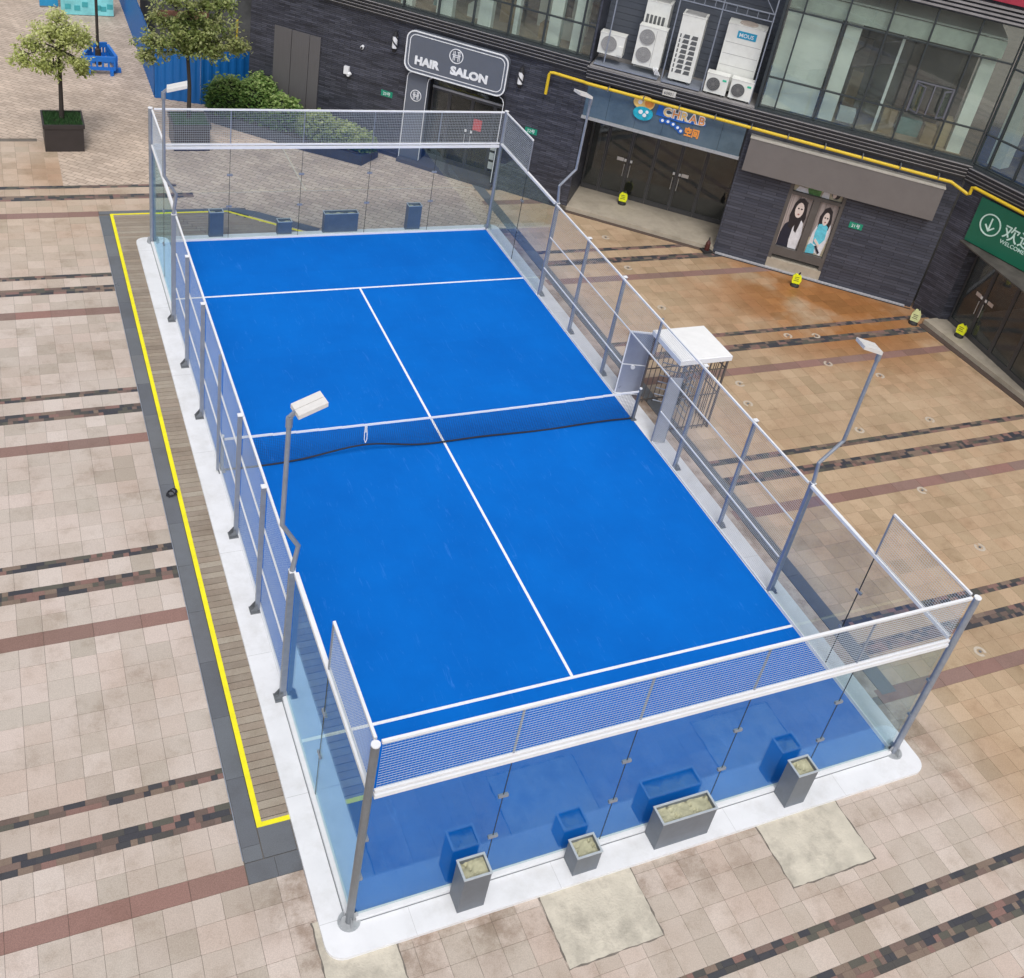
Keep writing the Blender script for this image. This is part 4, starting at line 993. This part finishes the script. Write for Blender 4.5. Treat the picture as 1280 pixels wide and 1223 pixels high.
for ch, a, m_ in (('C', 2.64, OY), ('H', 2.92, OR), ('R', 3.20, OY), ('A', 3.48, OR), ('B', 3.77, OR)):
    text(ch, FA, a, 4.03, .062, .36, WHL, t, bold=.03, sx=1.0, ext=.01); text(ch, FA, a, 4.03, .085, .36, m_, t, bold=.0, sx=1.0, ext=.01)
for i, (a, z) in enumerate(((2.66, 3.84), (2.84, 3.85), (3.02, 3.81), (3.18, 3.74), (3.30, 3.66))): MB(FA).plate(ell(a, z, .095, .085, 12), .035, .06).build('bubble', BL, t); MB(FA).plate(ell(a + .01, z + .01, .045, .045, 10), .06, .07).build('bubble_highlight', WHL, t)
text('空间', FA, 3.42, 3.58, .04, .30, OR, t, bold=.012, sx=.8)

t = thing('cornice_plate', 'small white number board fixed to the cornice slats', 'sign plate', FA(2.68, .25, 4.75)); MB(FA).box(2.48, 2.90, .265, .28, 4.72, 4.90).build('board', mat('dirty_white_board', (.55, .54, .52), .6, 0, .1, 20), t); text('60801', FA, 2.52, 4.76, .282, .13, BLK, t, ext=.002)

# blank brown signboard
t = thing('blank_signboard', 'long blank grey-brown signboard above the portrait posters', 'shop sign', FA(8.5, .2, 3.1)); BS = mat('grey_brown_board', (.155, .14, .135), .6, 0, .05, 1.5, dirt=.25, ds=1.6, dirtcol=(.10, .088, .082))
MB(FA).box(5.48, 11.45, .004, .32, 3.06, 4.12).build('board', BS, t); MB(FA).box(5.46, 11.47, .004, .34, 4.121, 4.16).build('top_trim', mat('pale_trim', (.42, .40, .36), .5), t)

# portrait posters in the shop window
t = bld
MB(FA).box(7.09, 7.20, -.25, -.02, .30, 3.15).box(8.76, 8.87, -.25, -.02, .30, 3.15).box(7.20, 8.76, -.25, -.02, 2.60, 2.70).box(7.92, 8.14, -.25, -.02, .74, 2.60).box(7.20, 8.76, -.25, -.02, .45, .74).build('shop_window_frame', mat('brown_window_frame', (.10, .09, .085), .5), bld)
MB(FA).box(7.09, 8.87, -.3, .02, GZ, .30).build('window_step', PLAT, bld)
def poster(nm, lb, a0, a1, z0, z1, fig):
    t = thing(nm, lb, 'poster', FA(a0, -.1, z0), 'portrait posters in the shop window'); w = a1 - a0; h = z1 - z0
    MB(FA).box(a0, a1, -.14, -.12, z0, z1).build('sheet', fig[0], t); d = -.12
    for i, (m_, pl) in enumerate(fig[1]): MB(FA).plate([(a0 + x * w, z0 + y * h) for x, y in pl], d, d + .003 * (i + 1)).build('print', m_, t)
PB0 = mat('poster_pale', (.28, .24, .23), .4, 0, .75, 1, stretch=(14, 14, .2)); PSK = mat('poster_skin', (.68, .58, .54), .4, 0, .08, 6); PHR = mat('poster_hair', (.02, .017, .022), .4); PWH = mat('poster_white', (.66, .66, .70), .4, 0, .12, 6); PBL = mat('poster_aqua', (.12, .52, .66), .4, 0, .3, 5); PGR = mat('poster_green', (.08, .20, .06), .4, 0, .5, 3); PNV = mat('poster_navy', (.015, .018, .035), .4); PTN = mat('poster_tan', (.42, .38, .28), .4, 0, .3, 6)
E_ = lambda x, y, a, b, n=14: [(x + a * math.cos(2 * math.pi * k / n), y + b * math.sin(2 * math.pi * k / n)) for k in range(n)]
poster('window_poster', 'black and white portrait poster of a long-haired woman, left lower pane', 7.21, 7.91, .76, 2.59, (PB0, [
    (PNV, [(.02, .0), (.75, .0), (.7, .2), (.55, .42), (.3, .50), (.12, .42), (.03, .25)]), (PHR, [(.28, .38), (.2, .6), (.28, .84), (.42, .94), (.66, .95), (.84, .86), (.93, .62), (.88, .42), (.7, .36), (.5, .34)]),
    (PWH, [(.55, .0), (.93, .0), (.98, .3), (.9, .5), (.75, .58), (.6, .52), (.5, .38), (.5, .15)]), (PHR, [(.48, .60), (.58, .34), (.7, .30), (.76, .5), (.80, .64)]), (PSK, E_(.56, .73, .19, .145)), (PHR, E_(.50, .76, .045, .014, 8)), (PHR, E_(.64, .76, .045, .014, 8)), (mat('poster_lip', (.35, .15, .14)), E_(.57, .655, .05, .014, 8)), (PHR, [(.36, .80), (.45, .885), (.7, .89), (.80, .76), (.84, .9), (.6, .96), (.4, .93)])]))
poster('window_poster', 'poster of a woman in an aqua top with long brown hair, right lower pane', 8.15, 8.75, .76, 2.59, (PB0, [
    (PTN, [(0, 0), (1, 0), (1, .4), (0, .3)]), (PWH, [(.05, .08), (.85, .0), (.98, .45), (.9, .60), (.6, .66), (.25, .60), (.1, .4)]), (PHR, [(.24, .52), (.2, .72), (.34, .88), (.55, .93), (.76, .86), (.86, .66), (.82, .50), (.6, .54), (.4, .54)]),
    (PBL, [(.28, .58), (.46, .60), (.64, .60), (.78, .56), (.82, .32), (.6, .18), (.3, .2), (.22, .4)]), (PSK, E_(.54, .70, .165, .125)), (PHR, E_(.48, .72, .045, .014, 8)), (PHR, E_(.61, .72, .045, .014, 8)), (mat('poster_lip', (.35, .15, .14)), E_(.55, .64, .05, .012, 8)), (PBL, [(.05, .0), (.5, .02), (.45, .16), (.2, .2), (.06, .15)]), (PNV, [(.42, .16), (.5, .18), (.78, .06), (.7, .03)]), (PSK, [(.3, .26), (.62, .16), (.66, .20), (.34, .31)])]))
poster('window_poster', 'wide green and grey print of dark-haired heads above the two portraits', 7.21, 8.75, 2.71, 3.14, (PTN, [
    (PGR, [(.28, 0), (.55, 0), (.58, 1), (.3, 1)]), (PHR, E_(.19, .75, .08, .35)), (PSK, E_(.18, .62, .04, .2)), (PWH, [(.05, 0), (.32, 0), (.28, .35), (.1, .4)]), (PWH, [(.58, .0), (.74, .0), (.72, .7), (.62, .8)]), (PHR, E_(.86, .5, .09, .4)), (PSK, E_(.83, .4, .04, .25))]))
# pale gutter strip at the foot of the wall
t = thing('wall_gutter', 'pale curb strip lying along the foot of the slate wall', 'curb', FA(8.6, .08, GZ)); MB(FA).box(5.42, 11.7, .01, .10, GZ, GZ + .05).build('strip', mat('pale_strip', (.42, .42, .45), .5, 0, .2, 6, dirt=.4, ds=3), t)
MB(FA).box(5.3, 11.9, .101, .16, GZ, GZ + .008).build('strip_gap', BLK, t)

# right-hand entrance: platform, doors and green sign
MB().prism([(17.16, 2.9), (17.30, -1.4), (17.45, -6.5), (22, -6.5), (22, 3.0)], GZ, .10).build('entrance_platform', PLAT, bld)
MB().prism([(16.93, 2.85), (17.157, 2.9), (17.297, -1.4), (17.447, -6.5), (17.22, -6.5), (17.07, -1.4)], GZ, GZ + .02).build('edge_stone', DKS, bld)
gs = [0.02, 1.02, 2.05, 2.95, 3.9, 4.9, 5.9]
for a, b, sdd in zip(gs, gs[1:], (1, -1, 0, 0, 1, -1)): door(FG, a + .004, b - .004, .10, 2.66, 0, sdd, True, 1)
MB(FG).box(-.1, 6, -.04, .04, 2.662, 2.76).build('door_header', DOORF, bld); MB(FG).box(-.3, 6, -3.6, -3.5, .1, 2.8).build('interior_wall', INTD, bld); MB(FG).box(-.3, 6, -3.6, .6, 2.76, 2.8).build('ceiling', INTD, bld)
t = thing('welcome_sign', 'green sign with circled arrow, Chinese welcome and WELCOME TO', 'shop sign', FU(2, .05, 2.85)); GS = mat('green_sign_face', (.012, .135, .075), .4, 0, .12, 1)
MB(FU).box(.72, 5.6, .003, .06, 2.83, 4.24).build('board', GS, t); MINT = mat('mint_white', (.62, .82, .74), .5)
n = 32; c0, c1 = 1.30, 3.60
mb = MB(FU); mb.ring([(c0 + .34 * math.cos(2 * math.pi * k / n), c1 + .34 * math.sin(2 * math.pi * k / n)) for k in range(n)], [(c0 + .30 * math.cos(2 * math.pi * k / n), c1 + .30 * math.sin(2 * math.pi * k / n)) for k in range(n)], .06, .075)
mb.bar((c0, .068, c1 + .21), (c0, .068, c1 - .20), .045, .012, (0, 1, 0)).bar((c0 - .15, .0665, c1 - .03), (c0 + .01, .0665, c1 - .20), .045, .009, (0, 1, 0)).bar((c0 + .15, .0695, c1 - .03), (c0 - .01, .0695, c1 - .20), .045, .009, (0, 1, 0)); mb.build('circled_arrow', MINT, t)
text('欢迎光临', FU, 1.74, 3.46, .062, .52, MINT, t, bold=.004, ext=.006); text('WELCOME TO', FU, 1.76, 3.26, .062, .17, MINT, t, bold=.001, ext=.006)
t = thing('red_sign', 'dull red signboard high above the upper windows', 'sign', FA(11, .1, 9.6)); MB(FA).box(9.7, 13.5, .065, .25, 9.62, 11).build('board', mat('dull_red_sign', (.36, .03, .06), .5), t)

# ------------------------------------------------------------------ air conditioners
ACW = mat('ac_white', (.72, .73, .70), .45, 0, .04, 5, dirt=.2, ds=3, dirtcol=(.42, .40, .36)); ACG = mat('ac_grille', (.36, .36, .36), .5); ACD = mat('ac_dark', (.10, .105, .11), .5)
def fan(F, a, z, d, r, parent, dark=False):
    n = 20; f = MB(F).plate(ell(a, z, r, r, n), d, d + .012).build('fan_opening', ACD if dark else mat('ac_midgrey', (.30, .30, .30), .5), parent)
    mb = MB(F)
    for q in (1., .78, .56, .34): mb.ring(ell(a, z, r * q, r * q, n), ell(a, z, r * q - .012, r * q - .012, n), d + .013, d + .024)
    for k in range(8):
        an = math.pi * k / 4 + .2; mb.bar((a, d + .026, z), (a + r * math.cos(an), d + .026, z + r * math.sin(an)), .008, .006, (0, 1, 0))
    mb.plate(ell(a, z, r * .2, r * .2, 10), d + .014, d + .03); mb.build('fan_grille', ACG if not dark else mat('ac_grille_dark', (.2, .2, .2), .5), f)
def ac(lb, a0, a1, z0, z1, d0, d1):
    t = thing('air_conditioner', lb, 'air conditioner', FA((a0 + a1) / 2, (d0 + d1) / 2, z0), 'outdoor units on the plant ledge')
    b = MB(FA).box(a0, a1, d0, d1, z0, z1).build('housing', ACW, t); MB(FA).box(a0 - .01, a1 + .01, d0 - .01, d1 + .01, z1, z1 + .02).build('lid', ACW, t)
    for x in (a0 + .08, a1 - .12): MB(FA).box(x, x + .05, d0, d1, z0 - .05, z0 - .001).build('foot', ACD, t)
    return t
t = ac('small white air conditioner at the left end of the ledge', .16, .95, 5.42, 6.05, -.38, .0); fan(FA, .48, 5.75, .001, .25, t); MB(FA).box(.80, .93, .001, .03, 5.48, 5.75).build('valve_cover', ACW, t)
t = ac('white double-fan air conditioner standing second from the left', 1.30, 2.16, 5.35, 6.55, -.36, .02); fan(FA, 1.60, 6.25, .021, .24, t); fan(FA, 1.60, 5.70, .021, .24, t); MB(FA).box(1.86, 1.87, .021, .027, 5.4, 6.5).build('seam', ACG, t)
for k in range(4): MB(FA).tube([(2.0 + k * .04, .03, 5.40), (2.02 + k * .04, .10, 5.35), (2.1 + k * .05, .08, 5.2)], .014, 6).build('hose', WHITEP, t)
t = ac('tall boxy grey condenser behind the double-fan unit', 1.30, 2.05, 5.13, 7.20, -1.15, -.50); MB(FA).box(1.38, 1.98, -1.08, -.58, 7.221, 7.24).build('top_grille', ACG, t)
for k in range(5): MB(FA).box(1.36 + k * .125, 1.44 + k * .125, -.499, -.49, 6.45, 6.8).build('vent', ACD, t)
t = ac('tall condenser with dark louvred front in the middle of the ledge', 2.50, 3.22, 5.20, 7.18, -.60, .04); MB(FA).box(2.56, 3.16, -.54, -.02, 7.201, 7.22).build('top_grille', ACG, t)
for k in range(8):
    for j in range(2):
        z = 5.42 + k * .155; a = 2.66 + j * .25; MB(FA).plate([(a, z), (a + .20, z), (a + .20, z + .115), (a + .04, z + .115)], .041, .048).build('louvre', ACD, t)
    MB(FA).box(2.56, 2.60, .041, .048, 5.42 + k * .155, 5.42 + k * .155 + .11).build('louvre', ACD, t)
t = ac('large pinkish white condenser with blue sticker at the right of the ledge', 3.86, 5.02, 5.13, 7.15, -1.05, -.40)
fan_top = MB(FA).tube([(4.45, -.72, 7.175), (4.45, -.72, 7.20)], .28, 20).build('top_fan', mat('ac_topfan', (.42, .36, .32), .5), t)
for z in (5.55, 5.9, 6.25, 6.6): MB(FA).box(3.90, 4.98, -.399, -.396, z, z + .012).build('panel_seam', ACG, t)
stk = MB(FA).box(4.20, 4.78, -.399, -.392, 6.78, 7.0).build('sticker', mat('sticker_blue', (.02, .30, .50), .4), t); text('MOUS', FA, 4.25, 6.83, -.39, .16, WHL, t, ext=.002, sx=1.02, bold=.002)
for a, lb in ((3.66, 'small dark-fan air conditioner, left one of the pair at the ledge edge'), (4.43, 'small dark-fan air conditioner at the far right of the ledge')):
    t = ac(lb, a, a + .68, 5.10, 5.68, -.28, .08); fan(FA, a + .25, 5.38, .081, .205, t, True); MB(FA).box(a + .50, a + .62, .081, .086, 5.52, 5.58).build('green_sticker', mat('sticker_green', (.02, .45, .28), .5), t)

# ------------------------------------------------------------------ caution stands on the plaza
CY = mat('caution_yellow', (.80, .84, .02), .5, 0, .1, 12); CP = mat('faded_caution_yellow', (.62, .66, .34), .6, 0, .1, 8)
def caution(x, y, z, lb, my, h=.42, rz=0.):
    t = thing('caution_stand', lb, 'caution stand', (x, y, z), None); ca, sa = math.cos(rz), math.sin(rz)
    F = Frame((x, y), deg=math.degrees(rz))
    b = MB(F); b.tube([(0, 0, z + .001), (0, 0, z + .05), (0, 0, z + .09)], [.15, .14, .09], 14); b.build('base', RUBBER, t)
    MB(F).plate([(-.12, z + .10), (.12, z + .10), (.15, z + .22), (.13, z + .36), (.06, z + h), (-.07, z + h), (-.14, z + .34), (-.14, z + .2)], -.045, .045).build('sign_body', my, t)
    for zz, w in ((.20, .09), (.26, .07), (.32, .08)): MB(F).box(-w, w * .8, .046, .050, z + zz, z + zz + .018).build('dark_mark', DARKMET, t)
    MB(F).tube([(.03, 0, z + h), (.05, 0, z + h + .08)], [.035, .025], 8).build('knob', DARKMET, t)
caution(10.6, 11.3, .10, 'yellow caution stand on the step before the wide glass doors', CY, rz=-.6)
caution(14.05, 5.60, GZ, 'yellow caution stand on the paving below the portrait posters', CY, rz=-.6)
caution(16.80, 2.95, GZ, 'faded pale yellow caution stand on a black base at the wall corner', CP, .50, rz=-.9)
caution(17.65, 1.85, .10, 'yellow caution stand by the green sign doors', CY, rz=-1.2)
t = thing('extinguisher', 'dark reddish extinguisher at the right end of the glass door step', 'extinguisher', (12.15, 8.05, GZ)); DR = mat('dark_red_paint', (.07, .018, .015), .4)
MB().tube([(12.15, 8.05, GZ), (12.15, 8.05, .25), (12.15, 8.05, .36)], [.085, .08, .03], 12).build('cylinder', DR, t); MB().tube([(12.15, 8.05, .36), (12.15, 8.05, .46)], .025, 8).build('valve', DARKMET, t); MB().box(11.98, 12.32, 7.9, 8.2, GZ, GZ + .06).build('base', RUBBER, t)
t = thing('cable_bundle', 'small dark bundle lying on the stone border left of the court', 'bundle', (-6.12, -.45, GZ))
for k in range(6):
    a = k * 1.05; MB().tube([(-6.1 + .08 * math.cos(a + q) + .01 * k, -.45 + .10 * math.sin(a + q * 1.1), GZ + .015 + .012 * k) for q in (0, .8, 1.6, 2.4, 3.2)], .012, 6).build('coil', BLACKC, t)

# ================================================================== BEHIND THE COURT: trees, hedges, hoardings
def leaves(pts, rl, seed, lw=.035, ll=.09, droop=.3):
    r_ = random.Random(seed); mb = MB()
    for (x, y, z, t_) in pts:
        mb.ct = max(0, min(1, t_ + r_.uniform(-.28, .28)))
        a = r_.uniform(0, 6.28); e = r_.uniform(-.9, .5) - droop; l = ll * r_.uniform(.7, 1.3); w = lw * r_.uniform(.7, 1.3)
        dx = Vector((math.cos(a) * math.cos(e), math.sin(a) * math.cos(e), math.sin(e))); sd2 = dx.cross(Vector((r_.uniform(-.5, .5), r_.uniform(-.5, .5), 1))).normalized()
        p = Vector((x, y, z)); mb.q([tuple(p), tuple(p + dx * l * .5 + sd2 * w), tuple(p + dx * l), tuple(p + dx * l * .5 - sd2 * w)])
    return mb
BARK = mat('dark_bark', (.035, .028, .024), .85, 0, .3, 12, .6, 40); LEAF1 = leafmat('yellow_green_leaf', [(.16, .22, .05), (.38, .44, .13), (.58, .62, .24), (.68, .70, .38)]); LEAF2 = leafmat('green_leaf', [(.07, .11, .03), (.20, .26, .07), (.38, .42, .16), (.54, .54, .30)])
HLEAF = leafmat('hedge_leaf', [(.03, .075, .018), (.09, .19, .045), (.22, .34, .09), (.42, .52, .20)]); HLEAF2 = leafmat('pale_hedge_leaf', [(.05, .10, .03), (.16, .24, .07), (.32, .40, .14), (.48, .54, .24)])
def tree(lb, x, y, z0, fork, limbs, m, seed, nleaf, ll, spread):
    t = thing('tree', lb, 'tree', (x, y, z0)); r_ = random.Random(seed)
    MB().tube([(x, y, z0), (x + .02, y, z0 + (fork[2] - z0) * .5), fork], [.075, .06, .055], 9).build('trunk', BARK, t)
    P = []
    for lx, ly, lz, R, tone in limbs:
        e = Vector((x + lx, y + ly, lz)); f = Vector(fork); mid = (f + e) / 2 + Vector((r_.uniform(-.1, .1), r_.uniform(-.1, .1), .08))
        MB().tube([tuple(f - Vector((0, 0, .04))), tuple(mid), tuple(e)], [.035, .022, .010], 6).build('limb', BARK, t)
        for k in range(5):
            d = Vector((r_.gauss(0, 1), r_.gauss(0, 1), r_.gauss(0, .6))).normalized() * R * .8
            MB().tube([tuple((mid + e) / 2), tuple(e + d)], [.010, .004], 5).build('twig', BARK, t)
        cl = [e + Vector((r_.gauss(0, R * .55), r_.gauss(0, R * .55), r_.gauss(0, R * .38))) for _ in range(spread)] + [(f + e) / 2 + Vector((r_.gauss(0, .2), r_.gauss(0, .2), r_.gauss(.05, .12))) for _ in range(max(2, spread // 3))]
        for c_ in cl:
            for _ in range(nleaf):
                q = c_ + Vector((r_.gauss(0, .085), r_.gauss(0, .085), r_.gauss(0, .07)))
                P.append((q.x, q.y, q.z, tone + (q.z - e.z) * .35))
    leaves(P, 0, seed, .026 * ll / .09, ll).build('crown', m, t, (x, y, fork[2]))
tree('small yellow-green tree in the brown box at the far left', -6.85, 16.85, .8, (-6.82, 16.83, 3.05),
     [(-1.05, -.1, 2.75, .32, .5), (-.75, .25, 3.05, .28, .5), (-.35, -.3, 3.7, .30, .75), (.05, .1, 4.0, .26, .8), (.45, -.1, 3.65, .30, .75), (.75, .2, 3.25, .26, .6), (.55, -.3, 2.75, .28, .55), (-.5, -.3, 2.6, .30, .45), (.2, .3, 3.4, .3, .6), (-.15, -.2, 2.5, .22, .4), (.65, .0, 2.45, .2, .4), (0.0, 0.0, 3.6, .25, .7)], LEAF1, 11, 30, .105, 14)
tree('larger leafy tree in front of the blue hoarding', -3.0, 16.9, .8, (-3.05, 16.9, 3.0),
     [(-1.1, -.1, 3.3, .36, .55), (-.8, .3, 3.9, .38, .6), (-.4, -.3, 3.6, .36, .5), (0, .2, 4.3, .42, .55), (.45, -.2, 3.7, .38, .5), (.9, .2, 3.9, .38, .6), (1.25, -.1, 3.5, .36, .65), (.5, .3, 4.6, .4, .5), (-.5, .2, 4.7, .4, .5), (1.5, .0, 3.2, .26, .7), (-1.25, .1, 2.9, .24, .7), (.2, -.3, 3.3, .34, .45), (.8, -.3, 3.2, .3, .55), (0, .3, 5.0, .4, .5), (1.1, .3, 4.5, .36, .5), (-.1, 0, 3.8, .3, .4)], LEAF2, 12, 30, .12, 15)
TP = mat('dark_brown_planter', (.032, .026, .026), .5, 0, .15, 3); GRASS = leafmat('grass_blade', [(.02, .06, .02), (.04, .11, .035), (.07, .17, .06), (.10, .20, .08)])
for x0, lb in ((-7.44, 'dark brown tree box with grass at the far left'), (-3.60, 'dark brown tree box seen through the far left mesh')):
    t = thing('tree_box', lb, 'planter', (x0 + .6, 16.8, GZ), 'dark tree boxes behind the court'); y0, y1, x1 = 16.2, 17.4, x0 + 1.21
    b = MB(); b.prism([(x0 + .04, y0 + .03), (x1 - .04, y0 + .03), (x1 - .04, y1 - .03), (x0 + .04, y1 - .03)], GZ, .70).build('box', TP, t)
    MB().box(x0, x1, y0, y0 + .05, .70, .83).box(x0, x1, y1 - .05, y1, .70, .83).box(x0, x0 + .05, y0 + .05, y1 - .05, .70, .83).box(x1 - .05, x1, y0 + .05, y1 - .05, .70, .83).build('rim', TP, t)
    MB().box(x0 + .05, x1 - .05, y0 + .05, y1 - .05, .701, .76).build('soil', mat('dark_soil', (.03, .025, .02), .9), t)
    gb = MB(); r_ = random.Random(5)
    for k in range(2600):
        x, y = r_.uniform(x0 + .06, x1 - .06), r_.uniform(y0 + .06, y1 - .06); a = r_.uniform(0, 6.28); h = r_.uniform(.05, .16); w = .008; gb.ct = r_.random(); lx, ly = r_.uniform(-.05, .05), r_.uniform(-.05, .05)
        gb.q([(x - w * math.cos(a), y - w * math.sin(a), .755), (x + w * math.cos(a), y + w * math.sin(a), .755), (x + lx, y + ly, .755 + h)], [(0, 0)] * 3)
    o = gb.build('grass', GRASS, t); tag(o, kind='stuff')
# planting bed with two clipped shrubs
t = thing('planting_bed', 'low dark slate edged bed along the wall under the bushes', 'planting bed', (1.0, 17, GZ))
poly = [(-2.2, 18.75), (.72, 16.15), (2.36, 14.93), (3.15, 15.62), (-.2, 18.95), (-1.3, 19.9)]
MB().prism(poly, GZ, .30).build('bed_edge', mat('bed_dark_slate', (.04, .044, .055), .5, 0, .2, 4), t)
MB().prism([((x - .5) * .94 + .52, (y - 17.1) * .94 + 17.1) for x, y in poly], .301, .34).build('soil', mat('dark_soil', (.03, .025, .02)), t)
def shrub(lb, ell_, m, seed, n, dens=.085):
    t = thing('shrub', lb, 'shrub', (ell_[0][0], ell_[0][1], .33), None); r_ = random.Random(seed); P = []
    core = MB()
    for cx, cy, cz, ra, rb, rc, ang in ell_:
        ca, sa = math.cos(ang), math.sin(ang)
        for k in range(n):
            u = Vector((r_.gauss(0, 1), r_.gauss(0, 1), r_.gauss(0, 1))).normalized(); q = r_.gauss(.95, .10) + .13 * math.sin(u.x * 9) * math.cos(u.y * 8)
            x, y, z = u.x * ra * q, u.y * rb * q, u.z * rc * q
            zz = cz + z
            if zz < .34: continue
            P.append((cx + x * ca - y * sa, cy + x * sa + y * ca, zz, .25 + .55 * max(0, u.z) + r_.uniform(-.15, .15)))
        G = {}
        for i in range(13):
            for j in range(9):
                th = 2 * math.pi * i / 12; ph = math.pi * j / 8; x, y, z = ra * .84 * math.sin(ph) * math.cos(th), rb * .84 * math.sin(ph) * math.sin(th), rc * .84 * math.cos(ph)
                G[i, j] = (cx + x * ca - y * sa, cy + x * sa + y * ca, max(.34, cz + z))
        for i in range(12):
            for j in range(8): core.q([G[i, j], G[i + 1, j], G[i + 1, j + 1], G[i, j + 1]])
    core.build('dark_core', mat('shrub_inside', (.012, .022, .008), .9, 0, .5, 9), t)  # solid dark core added inside the leaves to stop seeing through
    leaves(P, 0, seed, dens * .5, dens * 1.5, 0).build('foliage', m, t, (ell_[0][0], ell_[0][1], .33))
A_ = -.72
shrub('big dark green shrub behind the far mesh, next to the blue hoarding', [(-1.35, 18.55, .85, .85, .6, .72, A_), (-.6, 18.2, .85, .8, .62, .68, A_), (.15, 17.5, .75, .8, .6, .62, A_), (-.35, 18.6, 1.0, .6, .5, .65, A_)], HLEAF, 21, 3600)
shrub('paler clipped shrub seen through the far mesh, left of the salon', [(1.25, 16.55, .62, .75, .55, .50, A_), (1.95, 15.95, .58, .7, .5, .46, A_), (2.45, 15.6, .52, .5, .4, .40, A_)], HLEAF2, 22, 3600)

# blue corrugated hoarding
HB = mat('blue_hoarding', (.008, .13, .42), .4, .1, .10, 1.5, dirt=.15, ds=1.5, dirtcol=(.02, .10, .25))
t = thing('blue_hoarding', 'blue corrugated metal hoarding round the corner behind the trees', 'hoarding', (-3.55, 20.8, GZ))
def corr(p, q, h):
    p, q = Vector((*p, 0)), Vector((*q, 0)); L_ = (q - p).length; n = max(1, round(L_ / .9))
    F = Frame(p.xy, to=q.xy)
    for k in range(n):
        a0 = L_ * k / n; a1 = L_ * (k + 1) / n; mb = MB(F); m_ = 12; pr_ = []
        for i in range(m_ + 1):
            d = .018 if (i // 1) % 4 in (0, 1) else -.012; pr_.append((a0 + (a1 - a0) * i / m_, d))
        for (a, d), (b, e) in zip(pr_, pr_[1:]):
            mb.q([(a, d, GZ), (b, e, GZ), (b, e, h), (a, d, h)]); mb.q([(a, d - .004, h), (b, e - .004, h), (b, e - .004, GZ), (a, d - .004, GZ)]); mb.q([(a, d, h), (b, e, h), (b, e - .004, h), (a, d - .004, h)])
        mb.build('corrugated_sheet', HB, t)
    MB(F).box(0, L_, -.05, -.015, h - .12, h - .07).build('rail', HB, t)
corr((-3.52, 36), (-3.55, 20.82), 1.86); corr((-3.55, 20.8), (-2.07, 20.22), 1.84); corr((-2.07, 20.22), (-.34, 20.40), 1.86)
# lamp post with blue plastic barriers
t = thing('lamp_post', 'slim dark lamp post among blue barriers at the top left', 'lamp post', (-5.12, 24.0, GZ))
MB().tube([(-5.12, 24, GZ), (-5.12, 24, .5), (-5.12, 24, .55), (-5.12, 24, 6)], [.12, .10, .055, .05], 10).build('post', BARK, t); MB().tube([(-5.12, 24, 5.99), (-5.12, 24, 6.3)], [.2, .1], 12).build('lamp_head', DARKMET, t)
BB = mat('blue_plastic_barrier', (.01, .15, .55), .4, 0, .1, 4)
def barrier(p, q, lb):
    t = thing('plastic_barrier', lb, 'barrier', (*p, GZ), 'blue plastic barriers around the lamp post'); F = Frame(p, to=q); L_ = (Vector(q) - Vector(p)).length
    b = MB(F); b.box(0, L_, -.05, .05, .42, .60).box(0, L_, -.05, .05, .10, .20)
    n = 5
    for k in range(n + 1): a = (L_ - .07) * k / n; b.box(a, a + .07, -.045, .045, .20, .42)
    b.build('frame', BB, t)
    for a in (.08, L_ - .2): MB(F).box(a, a + .12, -.18, .18, GZ, .10).build('foot', BB, t)
barrier((-5.68, 23.0), (-4.62, 22.95), 'blue barrier on the near side of the lamp post'); barrier((-5.72, 23.1), (-5.35, 24.3), 'blue barrier on the left of the lamp post'); barrier((-4.58, 23.05), (-4.75, 24.3), 'blue barrier on the right of the lamp post'); barrier((-5.35, 24.5), (-4.75, 24.5), 'blue barrier behind the lamp post')
CB = mat('pale_aqua_board', (.22, .62, .66), .5, 0, .25, 1.5)
t = thing('aqua_board', 'pale aqua printed board standing at the top left edge', 'board', (-5, 29.5, GZ)); MB().box(-6.0, -4.0, 29.5, 29.56, GZ + .03, 2.2).build('panel', CB, t); [MB().box(x_, x_ + .1, 29.57, 30.0, GZ, .1).build('foot', GALVD, t) for x_ in (-5.95, -4.15)]
for k, (a, b) in enumerate(((-5.85, .15), (-5.5, .1), (-4.7, .14), (-4.25, .2), (-5.2, .25), (-4.5, .1))): MB().box(a, a + .22, 29.485, 29.498, .05 + b, .25 + b).build('printed_flower', mat('teal_print', (.06, .38, .42), .5), t)
t = thing('blue_bin_wall', 'bright blue board left of the aqua board at the top edge', 'board', (-6.6, 30.4, GZ)); MB().box(-6.75, -6.05, 30.4, 30.6, GZ + .05, 2.0).build('panel', mat('cyan_blue_board', (.02, .28, .55), .5, 0, .1, 2), t); MB().box(-6.75, -6.05, 30.38, 30.62, GZ, GZ + .05).build('foot', GALVD, t)
# dark kiosk and site clutter beyond the hoarding
t = thing('site_hut', 'grey hut with rusty band behind the blue hoarding', 'hut', (0, 26, GZ)); MB().box(-2.9, 5, 25.5, 30, GZ, 3.4).build('wall', mat('hut_grey', (.10, .105, .11), .7, 0, .4, 1.2), t); MB().box(-2.95, -.9, 25.40, 25.49, 1.3, 1.6).build('rusty_band', mat('rust_orange', (.16, .075, .05), .8, 0, .5, 3), t); MB().box(-3.1, 5.2, 25.3, 30.2, 3.401, 3.5).build('roof', mat('hut_roof', (.2, .2, .2), .7), t)
for k in range(6): MB().box(-2.7 + k * .7, -2.62 + k * .7, 25.42, 25.495, 1.95, 3.38).build('upright', mat('hut_strut', (.32, .33, .33), .6), t)
